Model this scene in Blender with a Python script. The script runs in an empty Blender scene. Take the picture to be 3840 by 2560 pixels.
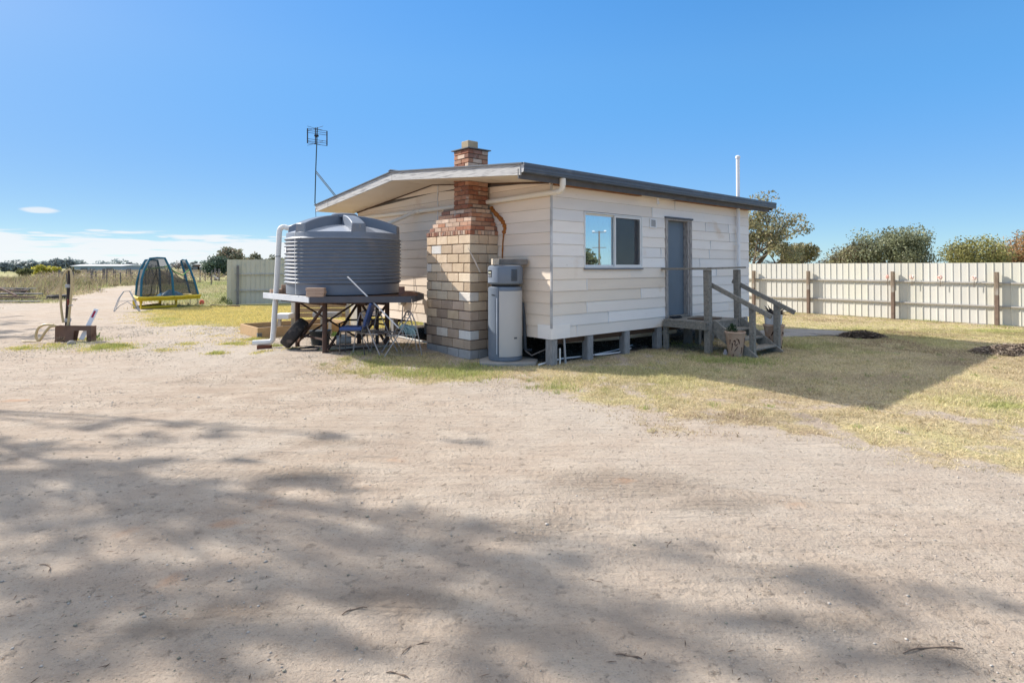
import bpy, random
import numpy as np
from math import *
from mathutils import Vector, Matrix, Euler
random.seed(7)
RNG = np.random.default_rng(11)
scene = bpy.context.scene
COL = scene.collection

# ------------------------------------------------------------------ survey of the site
F = 2150.0; EYE = 1.65; TH = radians(0.9); PY = 966.0
def ray(px, py):
    a = (px-1920)/F; b = (PY-py)/F
    return Vector((a, cos(TH)-b*sin(TH), sin(TH)+b*cos(TH)))
def G(px, py, z=0.0):
    r = ray(px, py); t = (z-EYE)/r.z
    return Vector((r.x*t, r.y*t, z))
def at(px, py, Y):
    r = ray(px, py); t = Y/r.y
    return Vector((r.x*t, Y, EYE+r.z*t))
HC = Vector((0.656, 9.559, 0)); HA = radians(41)
HU = Vector((cos(HA), sin(HA), 0)); HV = Vector((-sin(HA), cos(HA), 0))
def W(u, v, z=0): return HC+HU*u+HV*v+Vector((0, 0, z))
def loc(p): d = Vector(p)-HC; return (d.dot(HU), d.dot(HV), d.z)
SUN_EL = radians(35.2)
SH = Vector((0.9036, -0.430, 0)).normalized()          # the way shadows fall on the ground
TOSUN = Vector((-SH.x*cos(SUN_EL), -SH.y*cos(SUN_EL), sin(SUN_EL)))

# ------------------------------------------------------------------ helpers
def tag(o, label=None, cat=None, group=None, kind=None):
    if label: o['label'] = label
    if cat: o['category'] = cat
    if group: o['group'] = group
    if kind: o['kind'] = kind
    return o
def thing(name, label, cat, p=(0, 0, 0), rz=0.0, group=None):
    o = bpy.data.objects.new(name, None); COL.objects.link(o)
    o.location = Vector(p); o.rotation_euler = (0, 0, rz); o.empty_display_size = 0.1
    return tag(o, label, cat, group)
def dup(o, parent=None):
    c = o.copy(); COL.objects.link(c)
    if parent is not None: c.parent = parent
    for ch in list(o.children): dup(ch, c)
    return c

class MB:
    def __init__(s): s.v = []; s.f = []; s.m = []; s.c = []
    def add(s, vs, fs, mi=0, col=(1, 1, 1)):
        n = len(s.v); s.v += [tuple(v) for v in vs]; s.c += [col]*len(vs)
        for f in fs: s.f.append(tuple(n+i for i in f)); s.m.append(mi)
    def box(s, c, d, R=None, mi=0, col=(1, 1, 1)):
        hx, hy, hz = d[0]/2, d[1]/2, d[2]/2; c = Vector(c)
        vs = [Vector((x, y, z)) for z in (-hz, hz) for y in (-hy, hy) for x in (-hx, hx)]
        if R is not None: vs = [R @ v for v in vs]
        s.add([v+c for v in vs], [(0, 2, 3, 1), (4, 5, 7, 6), (0, 1, 5, 4), (2, 6, 7, 3), (0, 4, 6, 2), (1, 3, 7, 5)], mi, col)
    def bb(s, x0, x1, y0, y1, z0, z1, mi=0, col=(1, 1, 1)):
        s.box(((x0+x1)/2, (y0+y1)/2, (z0+z1)/2), (x1-x0, y1-y0, z1-z0), None, mi, col)
    def bar(s, a, b, w, h, mi=0, col=(1, 1, 1), up=(0, 0, 1)):
        a = Vector(a); b = Vector(b); d = (b-a); L = d.length; d.normalize(); up = Vector(up)
        x = d.cross(up)
        if x.length < 1e-4: x = d.cross(Vector((0, 1, 0)))
        x.normalize(); z = x.cross(d)
        R = Matrix((x, d, z)).transposed()
        s.box((a+b)/2, (w, L, h), R, mi, col)
    def tube(s, pts, r, n=8, mi=0, col=(1, 1, 1), cap=True):
        pts = [Vector(p) for p in pts]; k = len(pts)
        rs = r if isinstance(r, (list, tuple)) else [r]*k
        vs = []; prev = None
        for i, p in enumerate(pts):
            d = (pts[min(i+1, k-1)]-pts[max(i-1, 0)])
            if d.length < 1e-9: d = Vector((0, 0, 1))
            d.normalize()
            x = (prev-d*prev.dot(d)) if prev is not None else d.cross(Vector((0.03, 0.02, 1)))
            if x.length < 1e-3: x = d.cross(Vector((1, 0, 0)))
            x.normalize(); prev = x; y = d.cross(x)
            for j in range(n):
                t = 2*pi*j/n; vs.append(p+(x*cos(t)+y*sin(t))*rs[i])
        fs = [(i*n+j, i*n+(j+1) % n, (i+1)*n+(j+1) % n, (i+1)*n+j) for i in range(k-1) for j in range(n)]
        if cap: fs += [tuple(range(n))[::-1], tuple((k-1)*n+j for j in range(n))]
        s.add(vs, fs, mi, col)
    def lathe(s, prof, c=(0, 0, 0), n=24, mi=0, col=(1, 1, 1), R=None):
        c = Vector(c); vs = []; k = len(prof)
        for r, z in prof:
            for j in range(n):
                v = Vector((r*cos(2*pi*j/n), r*sin(2*pi*j/n), z))
                if R is not None: v = R @ v
                vs.append(v+c)
        fs = [(i*n+j, i*n+(j+1) % n, (i+1)*n+(j+1) % n, (i+1)*n+j) for i in range(k-1) for j in range(n)]
        s.add(vs, fs, mi, col)
    def prism(s, poly, off, mi=0, col=(1, 1, 1), base=(0, 0, 0)):
        """poly: list of 3D points (one side); off: vector to the other side"""
        base = Vector(base); off = Vector(off); k = len(poly)
        a = [Vector(p)+base for p in poly]; b = [p+off for p in a]
        s.add(a+b, [tuple(range(k))[::-1], tuple(k+i for i in range(k))]+[(i, (i+1) % k, k+(i+1) % k, k+i) for i in range(k)], mi, col)
    def build(s, name, mat, parent=None, smooth=False, bevel=0, seg=1, label=None):
        me = bpy.data.meshes.new(name); me.from_pydata(s.v, [], s.f)
        for m in (mat if isinstance(mat, (list, tuple)) else [mat]): me.materials.append(m)
        me.polygons.foreach_set('material_index', s.m)
        ca = me.color_attributes.new('Col', 'FLOAT_COLOR', 'POINT')
        ca.data.foreach_set('color', [x for c in s.c for x in (c[0], c[1], c[2], 1.0)])
        me.polygons.foreach_set('use_smooth', [bool(smooth)]*len(me.polygons))
        me.update()
        if smooth and smooth is not True:
            me.set_sharp_from_angle(angle=radians(smooth))
        elif smooth: me.set_sharp_from_angle(angle=radians(40))
        o = bpy.data.objects.new(name, me); COL.objects.link(o)
        if parent is not None: o.parent = parent
        if bevel:
            b = o.modifiers.new('Bevel', 'BEVEL'); b.width = bevel; b.segments = seg; b.limit_method = 'ANGLE'
        if label: o['label'] = label
        return o

def np_mesh(name, verts, nper, mat, cols=None, parent=None, faces=None, smooth=False):
    """verts (N*nper,3) polygons of nper corners each"""
    me = bpy.data.meshes.new(name); nv = len(verts)
    me.vertices.add(nv); me.vertices.foreach_set('co', np.ascontiguousarray(verts, dtype=np.float32).ravel())
    if faces is None:
        nf = nv//nper; idx = np.arange(nv, dtype=np.int32)
    else:
        nf = len(faces); idx = faces.astype(np.int32).ravel()
    me.loops.add(nf*nper); me.loops.foreach_set('vertex_index', idx)
    me.polygons.add(nf); me.polygons.foreach_set('loop_start', np.arange(nf, dtype=np.int32)*nper)
    try: me.polygons.foreach_set('loop_total', np.full(nf, nper, dtype=np.int32))
    except Exception: pass
    if smooth: me.polygons.foreach_set('use_smooth', np.ones(nf, dtype=bool))
    me.update(calc_edges=True)
    if cols is not None:
        ca = me.color_attributes.new('Col', 'FLOAT_COLOR', 'POINT')
        c4 = np.ones((nv, 4), dtype=np.float32); c4[:, :3] = cols; ca.data.foreach_set('color', c4.ravel())
    me.materials.append(mat)
    o = bpy.data.objects.new(name, me); COL.objects.link(o)
    if parent is not None: o.parent = parent
    return o

# ------------------------------------------------------------------ materials
MATS = {}
def M(name, c1, c2=None, sc=4, rough=.75, bump=0, bsc=40, metal=0, spec=.3, attr=True, st=(1, 1, 1), wear=None, wsc=3, wth=.6,
      wear2=None, w2sc=30, w2th=.68, det=6, trans=0, wst=None):
    if name in MATS: return MATS[name]
    m = bpy.data.materials.new(name); m.use_nodes = True; nt = m.node_tree; N = nt.nodes; L = nt.links
    b = N['Principled BSDF']; b.inputs['Roughness'].default_value = rough; b.inputs['Metallic'].default_value = metal
    b.inputs['Specular IOR Level'].default_value = spec
    tc = N.new('ShaderNodeTexCoord'); mp = N.new('ShaderNodeMapping'); mp.inputs['Scale'].default_value = st
    L.new(tc.outputs['Object'], mp.inputs['Vector'])
    def noise(s, d=det, vec=mp):
        n = N.new('ShaderNodeTexNoise'); n.inputs['Scale'].default_value = s; n.inputs['Detail'].default_value = d
        L.new(vec.outputs['Vector'], n.inputs['Vector']); return n.outputs['Fac']
    def ramp(fac, a, bb):
        r = N.new('ShaderNodeMapRange'); r.inputs['From Min'].default_value = a; r.inputs['From Max'].default_value = bb
        L.new(fac, r.inputs['Value']); return r.outputs['Result']
    def mix(fac, A, B):
        x = N.new('ShaderNodeMix'); x.data_type = 'RGBA'
        if isinstance(fac, float): x.inputs[0].default_value = fac
        else: L.new(fac, x.inputs[0])
        for i, k in ((6, A), (7, B)):
            if isinstance(k, tuple): x.inputs[i].default_value = (*k, 1)
            else: L.new(k, x.inputs[i])
        return x.outputs[2]
    c2 = c2 or tuple(x*.75 for x in c1)
    col = mix(ramp(noise(sc), .3, .7), c1, c2)
    if attr:
        a = N.new('ShaderNodeAttribute'); a.attribute_name = 'Col'
        x = N.new('ShaderNodeMix'); x.data_type = 'RGBA'; x.blend_type = 'MULTIPLY'; x.inputs[0].default_value = 1
        L.new(col, x.inputs[6]); L.new(a.outputs['Color'], x.inputs[7]); col = x.outputs[2]
    if wear:
        wv = mp
        if wst:
            wv = N.new('ShaderNodeMapping'); wv.inputs['Scale'].default_value = wst; L.new(tc.outputs['Object'], wv.inputs['Vector'])
        col = mix(ramp(noise(wsc, 8, wv), wth-.06, wth+.08), col, wear)
    if wear2: col = mix(ramp(noise(w2sc, 3), w2th-.03, w2th+.03), col, wear2)
    L.new(col, b.inputs['Base Color'])
    if bump:
        bn = N.new('ShaderNodeBump'); bn.inputs['Strength'].default_value = 1; bn.inputs['Distance'].default_value = bump
        L.new(noise(bsc, 5), bn.inputs['Height']); L.new(bn.outputs['Normal'], b.inputs['Normal'])
    if trans:
        out = N['Material Output']; t = N.new('ShaderNodeBsdfTranslucent'); L.new(col, t.inputs['Color'])
        mx = N.new('ShaderNodeMixShader'); mx.inputs[0].default_value = trans
        L.new(b.outputs[0], mx.inputs[1]); L.new(t.outputs[0], mx.inputs[2]); L.new(mx.outputs[0], out.inputs['Surface'])
    MATS[name] = m; return m

def clear_mat(name, color, alpha, rough=.1):
    m = bpy.data.materials.new(name); m.use_nodes = True; nt = m.node_tree; N = nt.nodes; L = nt.links
    b = N['Principled BSDF']; b.inputs['Base Color'].default_value = (*color, 1); b.inputs['Roughness'].default_value = rough
    t = N.new('ShaderNodeBsdfTransparent'); mx = N.new('ShaderNodeMixShader'); mx.inputs[0].default_value = alpha
    L.new(t.outputs[0], mx.inputs[1]); L.new(b.outputs[0], mx.inputs[2]); L.new(mx.outputs[0], N['Material Output'].inputs['Surface'])
    return m
def glass_mat(name, refl, tint=(1, 1, 1)):
    m = bpy.data.materials.new(name); m.use_nodes = True; nt = m.node_tree; N = nt.nodes; L = nt.links
    g = N.new('ShaderNodeBsdfGlossy'); g.inputs['Roughness'].default_value = .01; g.inputs['Color'].default_value = (*tint, 1)
    t = N.new('ShaderNodeBsdfTransparent'); t.inputs['Color'].default_value = (.85, .9, .9, 1)
    mx = N.new('ShaderNodeMixShader'); mx.inputs[0].default_value = refl
    L.new(t.outputs[0], mx.inputs[1]); L.new(g.outputs[0], mx.inputs[2]); L.new(mx.outputs[0], N['Material Output'].inputs['Surface'])
    return m

CLAD = M('cladding', (.90, .85, .79), (.86, .80, .74), sc=1.2, rough=.7, bump=.0012, bsc=25, st=(1, 1, 6), wear=(.70, .55, .40), wsc=.9, wth=.68, wear2=(.50, .43, .37), w2sc=18, w2th=.73, wst=(1.2, 1.2, 1.6))
CLADG = M('cladding_bounce_tint', (.87, .75, .62), (.82, .70, .57), sc=1.2, rough=.7, bump=.0012, bsc=25, st=(1, 1, 6), wear=(.66, .50, .37), wsc=.9, wth=.70, wear2=(.36, .29, .23), w2sc=16, w2th=.76, wst=(1.2, 1.2, 1.6))  # gable boards, with warm ground bounce tinted into the colour
WHITE = M('white_strip', (.85, .85, .84), rough=.5)
DARKWOOD = M('brown_timber', (.11, .06, .035), (.07, .04, .025), rough=.85)
SOFFIT = M('soffit_ply', (.72, .62, .50), (.66, .55, .43), sc=1.5, rough=.75, wear=(.5, .38, .27), wsc=1.6, wth=.7)
FASCIA = M('peeling_fascia', (.56, .55, .53), (.42, .41, .40), sc=5, rough=.85, bump=.003, bsc=14, st=(1, .35, 5), wear=(.24, .235, .235), wsc=7, wth=.58, wst=(1, .4, 6))
STEEL = M('slate_steel', (.085, .10, .125), (.07, .085, .11), rough=.45, spec=.4, wear=(.13, .15, .18), wsc=2, wth=.62)
ROOFM = M('roof_iron', (.13, .14, .16), (.10, .11, .13), rough=.5)
ALU = M('window_aluminium', (.78, .78, .76), (.70, .70, .69), rough=.4)
DOORM = M('door_paint', (.15, .19, .23), (.13, .165, .20), sc=2, rough=.6, bump=.0006, bsc=200)
GREYWOOD = M('weathered_timber', (.30, .275, .235), (.20, .185, .16), sc=6, rough=.9, bump=.003, bsc=22, st=(3, 3, 3), wear=(.13, .12, .105), wsc=10, wth=.63, wear2=(.4, .38, .34), w2sc=40, w2th=.66)
JAMB = M('peeling_door_frame', (.46, .42, .38), (.33, .30, .28), sc=8, rough=.9, bump=.003, bsc=20, st=(6, 6, 1), wear=(.17, .16, .16), wsc=9, wth=.57, wst=(8, 8, .8))
STUMP = M('hardwood_stump', (.33, .32, .31), (.22, .215, .21), sc=30, rough=.95, bump=.004, bsc=60, st=(1, 1, .3))
PVC = M('white_pvc', (.80, .79, .75), (.74, .73, .69), rough=.4, sc=2)
PVCW = M('cream_pvc', (.80, .73, .62), (.76, .69, .58), rough=.5, sc=2)
BLOCKM = M('limestone_block', (1, 1, 1), (.86, .84, .82), sc=6, rough=.95, bump=.006, bsc=28, wear2=(.17, .13, .10), w2sc=38, w2th=.71, wear=(.30, .22, .16), wsc=1.1, wth=.78)
MORTAR = M('mortar', (.25, .19, .15), (.18, .135, .105), rough=1, bump=.004, bsc=60)
BRICKM = M('red_brick', (1, 1, 1), (.80, .78, .76), sc=14, rough=.92, bump=.004, bsc=45, wear=(.52, .45, .38), wsc=7, wth=.66)
FOAM = M('expanding_foam', (.42, .16, .035), (.30, .10, .02), sc=14, rough=.8, bump=.01, bsc=30)
CONC = M('concrete', (.36, .34, .31), (.28, .265, .24), sc=5, rough=.95, bump=.006, bsc=25)
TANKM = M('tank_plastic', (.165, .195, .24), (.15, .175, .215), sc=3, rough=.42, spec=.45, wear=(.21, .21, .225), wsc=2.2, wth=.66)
RUST = M('rusty_steel', (.105, .062, .046), (.075, .048, .038), sc=9, rough=.85, wear=(.17, .085, .05), wsc=6, wth=.6)
BLUEV = M('blue_vinyl', (.03, .075, .23), (.025, .06, .19), rough=.38, spec=.5, bump=.002, bsc=30)
CHROME = M('dull_tube', (.16, .15, .14), (.10, .09, .085), rough=.45, metal=.6)
WIRE = M('galvanised_wire', (.46, .43, .41), (.30, .27, .25), rough=.55, metal=.3)
RUBBER = M('tyre_rubber', (.055, .05, .048), (.04, .037, .035), sc=25, rough=.85, bump=.006, bsc=90, wear=(.16, .13, .11), wsc=8, wth=.58)
PINE = M('pine_board', (.56, .38, .20), (.46, .30, .155), sc=5, rough=.8, bump=.002, bsc=20, st=(2, 2, 8), wear=(.32, .21, .12), wsc=6, wth=.68)
BLACKP = M('black_plastic', (.02, .02, .022), rough=.5)
DIRT = M('bare_soil', (.13, .10, .078), (.08, .064, .05), rough=1, bump=.02, bsc=9)
WHITEP = M('white_paint', (.82, .82, .82), (.76, .76, .77), rough=.5)
GALV = M('galvanised_steel', (.42, .42, .42), (.35, .35, .355), rough=.5, metal=.3, wear=(.5, .5, .5), wsc=4, wth=.62)
FENCEM = M('cream_sheet', (.74, .715, .63), (.69, .665, .585), sc=1.2, rough=.5, attr=True, wear=(.66, .63, .52), wsc=.8, wth=.68, spec=.4)
FENCEG = M('grey_green_sheet', (.64, .61, .50), (.58, .555, .455), sc=1.2, rough=.55, attr=True, wear=(.40, .43, .38), wsc=1.5, wth=.66)
RAILM = M('fence_rail', (.46, .43, .39), (.38, .355, .32), sc=4, rough=.7)
POSTM = M('treated_post', (.30, .235, .17), (.20, .15, .11), sc=9, rough=.9, st=(3, 3, .6), bump=.003, bsc=20, wear=(.37, .33, .28), wsc=3, wth=.55)
POSTRED = M('red_post_end', (.25, .18, .135), (.17, .12, .09), sc=9, rough=.9)
TERRA = M('pale_terracotta', (.52, .36, .26), (.44, .29, .20), sc=5, rough=.9, bump=.004, bsc=20, wear=(.58, .46, .36), wsc=4, wth=.62)
CARVE = M('carved_line', (.085, .045, .03), rough=1)
YELLOW = M('yellow_vinyl', (.72, .52, .03), (.62, .45, .03), rough=.45, sc=3)
TEALP = M('teal_sleeve', (.02, .12, .19), (.03, .15, .22), rough=.5)
GREENP = M('green_piping', (.16, .42, .07), rough=.5)
TARP = M('blue_tarp', (.10, .32, .52), (.06, .22, .40), rough=.35)
NET = clear_mat('mesh_net', (.075, .07, .065), .62, .9)
MOPM = M('mop_strands', (.45, .58, .58), (.36, .49, .50), rough=.9)
BARK = M('gum_bark', (.21, .17, .14), (.13, .105, .09), sc=7, rough=.95, st=(2, 2, .5), bump=.01, bsc=12)
LEAF = M('gum_leaf', (.105, .12, .05), (.075, .09, .04), sc=1.5, rough=.6, trans=.25)
GRASSM = M('grass_blade', (1, 1, 1), (.85, .85, .85), sc=2, rough=.75, trans=.3)
TWIG = M('dry_twig', (.24, .18, .13), (.14, .10, .08), rough=.95)
STONE = M('pebble', (1, 1, 1), (.8, .8, .8), sc=20, rough=.95)
HOSE = M('tan_hose', (.60, .47, .26), (.52, .40, .21), rough=.5)
BROWNST = M('brown_painted_steel', (.20, .125, .09), (.15, .09, .065), sc=5, rough=.8, wear=(.10, .05, .035), wsc=5, wth=.63, wear2=(.5, .46, .44), w2sc=9, w2th=.73)
REDREF = M('red_reflector', (.42, .03, .07), rough=.3)
PINK = M('pink_petal', (.78, .42, .36), (.85, .66, .58), sc=40, rough=.6)
HSLATE = M('heater_slate', (.165, .195, .24), (.15, .18, .22), sc=2, rough=.4, spec=.5)
HPANEL = M('heater_panel', (.50, .48, .455), (.46, .445, .42), sc=1.5, rough=.45)

# ------------------------------------------------------------------ numpy noise
def vnoise(x, y, seed=0):
    xi = np.floor(x).astype(np.int64); yi = np.floor(y).astype(np.int64); fx = x-xi; fy = y-yi
    def h(a, b):
        n = (a*374761393+b*668265263+seed*1442695041) & 0xffffffff
        n = ((n ^ (n >> 13))*1274126177) & 0xffffffff
        return ((n ^ (n >> 16)) & 0xffff)/65535.0
    u = fx*fx*(3-2*fx); v = fy*fy*(3-2*fy)
    return (h(xi, yi)*(1-u)+h(xi+1, yi)*u)*(1-v)+(h(xi, yi+1)*(1-u)+h(xi+1, yi+1)*u)*v
def fbm(x, y, sc, oct=4, seed=0):
    t = 0; a = .5; s = 0
    for o in range(oct):
        t = t+a*vnoise(x*sc+17.3*o, y*sc-9.1*o, seed+o); s += a; a *= .5; sc *= 2.03
    return t/s
def sdf(poly, x, y):
    """signed distance, positive inside"""
    d = np.full(x.shape, 1e9); ins = np.zeros(x.shape, bool); n = len(poly)
    for i in range(n):
        ax, ay = poly[i][:2]; bx, by = poly[(i+1) % n][:2]
        ex, ey = bx-ax, by-ay; wx, wy = x-ax, y-ay
        t = np.clip((wx*ex+wy*ey)/(ex*ex+ey*ey+1e-12), 0, 1)
        d = np.minimum(d, np.hypot(wx-ex*t, wy-ey*t))
        c = ((ay > y) != (by > y)) & (x < (bx-ax)*(y-ay)/(by-ay+1e-12)+ax)
        ins ^= c
    return np.where(ins, d, -d)
def gp(*pts): return [tuple(G(*p)[:2]) for p in pts]
LAWN_R = gp((1210, 1372), (1330, 1400), (1500, 1425), (1700, 1442), (2040, 1475), (2250, 1545), (2600, 1620), (3000, 1650), (3400, 1690), (3840, 1770))+[(9, 4.2), (16, 7), (16, 12), (13, 18), (9, 23), (4, 30), (3, 16)]+gp((2500, 1290), (2080, 1335), (1700, 1350), (1540, 1300), (1420, 1300))
LAWN_L = gp((560, 1172), (540, 1160), (700, 1152), (860, 1142), (1080, 1136), (1500, 1120), (1640, 1200), (1400, 1240), (1100, 1222), (960, 1248), (870, 1235), (760, 1215), (640, 1203))
WEEDBANK = [tuple(G(340, 1082)[:2]), tuple(G(300, 1100)[:2]), tuple(G(225, 1122)[:2]), tuple(G(0, 1128)[:2]), (-60, 25), (-90, 60), (-60, 90), (-32, 60)]
TRACKFAR = gp((0, 1290), (0, 1138), (230, 1138), (330, 1108), (380, 1086), (470, 1072), (560, 1068), (500, 1082), (480, 1105), (540, 1140), (480, 1200), (500, 1300))
GREENSPOTS = [(1950-450, 1395, 260, 22, .9), (1700, 1405, 170, 16, 1), (2740, 1352, 130, 10, 1), (3050, 1300, 180, 22, .7), (3240, 1320, 60, 8, .9), (2560, 1300, 90, 10, .5),
              (3800, 1530, 200, 60, .6), (1540, 1410, 60, 10, .8), (1400, 1370, 110, 12, .8), (1800, 1370, 120, 8, .8), (420, 1300, 90, 16, .9), (130, 1300, 80, 14, .8), (470, 1288, 40, 8, .5),
              (290, 1272, 60, 6, .6), (800, 1328, 50, 8, .8), (640, 1310, 60, 10, .4), (990, 1330, 40, 8, .7), (560, 1168, 60, 8, .8), (1060, 1320, 60, 8, .5), (700, 1288, 60, 8, .4), (880, 1290, 80, 12, .5),
              (940, 1270, 60, 10, .6), (1300, 1360, 60, 8, .5), (2090, 1450, 60, 9, .7), (2270, 1462, 30, 7, .5), (1640, 1280, 30, 8, .9), (1760, 1392, 90, 12, .8)]
def spot(x, y, px, py, rx, ry):
    c = G(px, py); c1 = G(px, py+ry); ax = rx/F*c.y; ay = max(.12, c.y-c1.y)
    return np.exp(-(((x-c.x)/ax)**2+((y-c.y)/ay)**2)*1.3)
def masks(x, y):
    n1 = fbm(x, y, .9, 4, 3); n2 = fbm(x, y, 3.1, 3, 8)
    r = sdf(LAWN_R, x, y)+(n1-.5)*1.1+(n2-.5)*.5
    dens = np.clip(r*1.3+.35, 0, 1)*.95*np.clip(.55+(n2-.38)*2.2+np.clip(r-1.5, 0, 1)*.5, .12, 1)
    l = sdf(LAWN_L, x, y)+(n1-.5)*1.6+(n2-.5)*.7
    densl = np.clip(np.maximum(l*1.1+.3, np.clip(l*.32+.6, 0, 1)*np.clip(n2*2.4-.85, 0, 1)), 0, 1)
    green = np.clip((fbm(x, y, .55, 4, 21)-.50)*3.0, 0, 1)*.45
    green = green*(dens > 0.05)
    dirtpath = sdf(TRACKFAR, x, y)+(n1-.5)*1.5
    far = np.clip((y-15.2)*.8+(n1-.5)*3, 0, 1)*(x < 4)*np.clip(-dirtpath*1.2, 0, 1)
    far = np.maximum(far, np.clip((y-28)*.2, 0, 1)*(x > -4))
    strip = np.exp(-((y-(22.7+.05*(x+12)))/.9)**2)*((x > -13.2) & (x < -10))*(.9)     # bare strip behind the trampoline
    far = far*(1-strip)*np.clip(.25+fbm(x, y, .35, 4, 40)*1.4, 0, 1)
    sp = np.zeros_like(x)
    for px, py, rx, ry, k in GREENSPOTS:
        sp = np.maximum(sp, spot(x, y, px, py, rx, ry)*k)
    sp = np.clip(sp*2.2*(n2*1.9-.45)+.0, 0, 1)*.8
    dens = np.maximum(np.maximum(dens, densl), np.maximum(far*.85, sp))
    green = np.clip(np.maximum(np.maximum(green, sp), np.maximum(densl*.20, far*(.35+.5*fbm(x, y, .2, 3, 33)))), 0, 1)
    # under the house nothing grows, and the soil is coloured darker
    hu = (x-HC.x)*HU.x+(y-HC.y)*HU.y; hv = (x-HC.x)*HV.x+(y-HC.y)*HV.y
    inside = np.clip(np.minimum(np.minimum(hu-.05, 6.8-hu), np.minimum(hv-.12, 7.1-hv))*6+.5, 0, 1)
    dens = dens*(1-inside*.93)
    under_dark = inside
    wet = np.exp(-(((x-(HC+HU*1.5).x)**2+(y-(HC+HU*1.5-HV*.6).y)**2)/2.0))
    return dens, green, under_dark, l, r

# ------------------------------------------------------------------ ground
def axis(lo, hi, step, far, g=1.09):
    a = list(np.arange(lo, hi+1e-6, step)); s = step
    while a[-1] < far: s *= g; a.append(a[-1]+s)
    s = step
    while a[0] > -far: s *= g; a.insert(0, a[0]-s)
    return np.array(a)
def height(X, Y):
    fade = np.clip(1-(np.hypot(X, Y-6)-14)/20, 0, 1)
    h = (fbm(X, Y, .35, 3, 5)-.5)*.05*fade*np.clip((Y-1)/6, .3, 1)
    h += (fbm(X, Y, 3.0, 3, 6)-.5)*.022*fade
    ridg = fbm(X*.35+Y*.05, Y*3.2-X*.5, 2.2, 3, 9)                     # wheel ruts, drawn out along the track
    h += (np.abs(ridg-.5))*-.035*fade*np.clip(fbm(X, Y, .5, 2, 14)*2.4-.9, 0, 1)
    hu = (X-HC.x)*HU.x+(Y-HC.y)*HU.y; hv = (X-HC.x)*HV.x+(Y-HC.y)*HV.y
    near = np.clip(np.maximum(np.maximum(-hu-1.3, hu-7.5), np.maximum(-hv-2.2, hv-7.5)), 0, 1)
    return h*(.3+.7*near)+.10*np.exp(-(((X+3.1)/1.7)**2+((Y-10.9)/1.3)**2)**1.5)
xs = axis(-8.5, 8.5, .075, 4000); ys = axis(1.2, 15.5, .06, 4000)
X, Y = np.meshgrid(xs, ys); Z = height(X, Y)
dn, gr, dp, _, _ = masks(X, Y)
V = np.stack([X.ravel(), Y.ravel(), Z.ravel()], 1); nx, ny = len(xs), len(ys)
I = (np.arange(ny-1)[:, None]*nx+np.arange(nx-1)[None, :]).ravel()
FQ = np.stack([I, I+1, I+1+nx, I+nx], 1)
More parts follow.
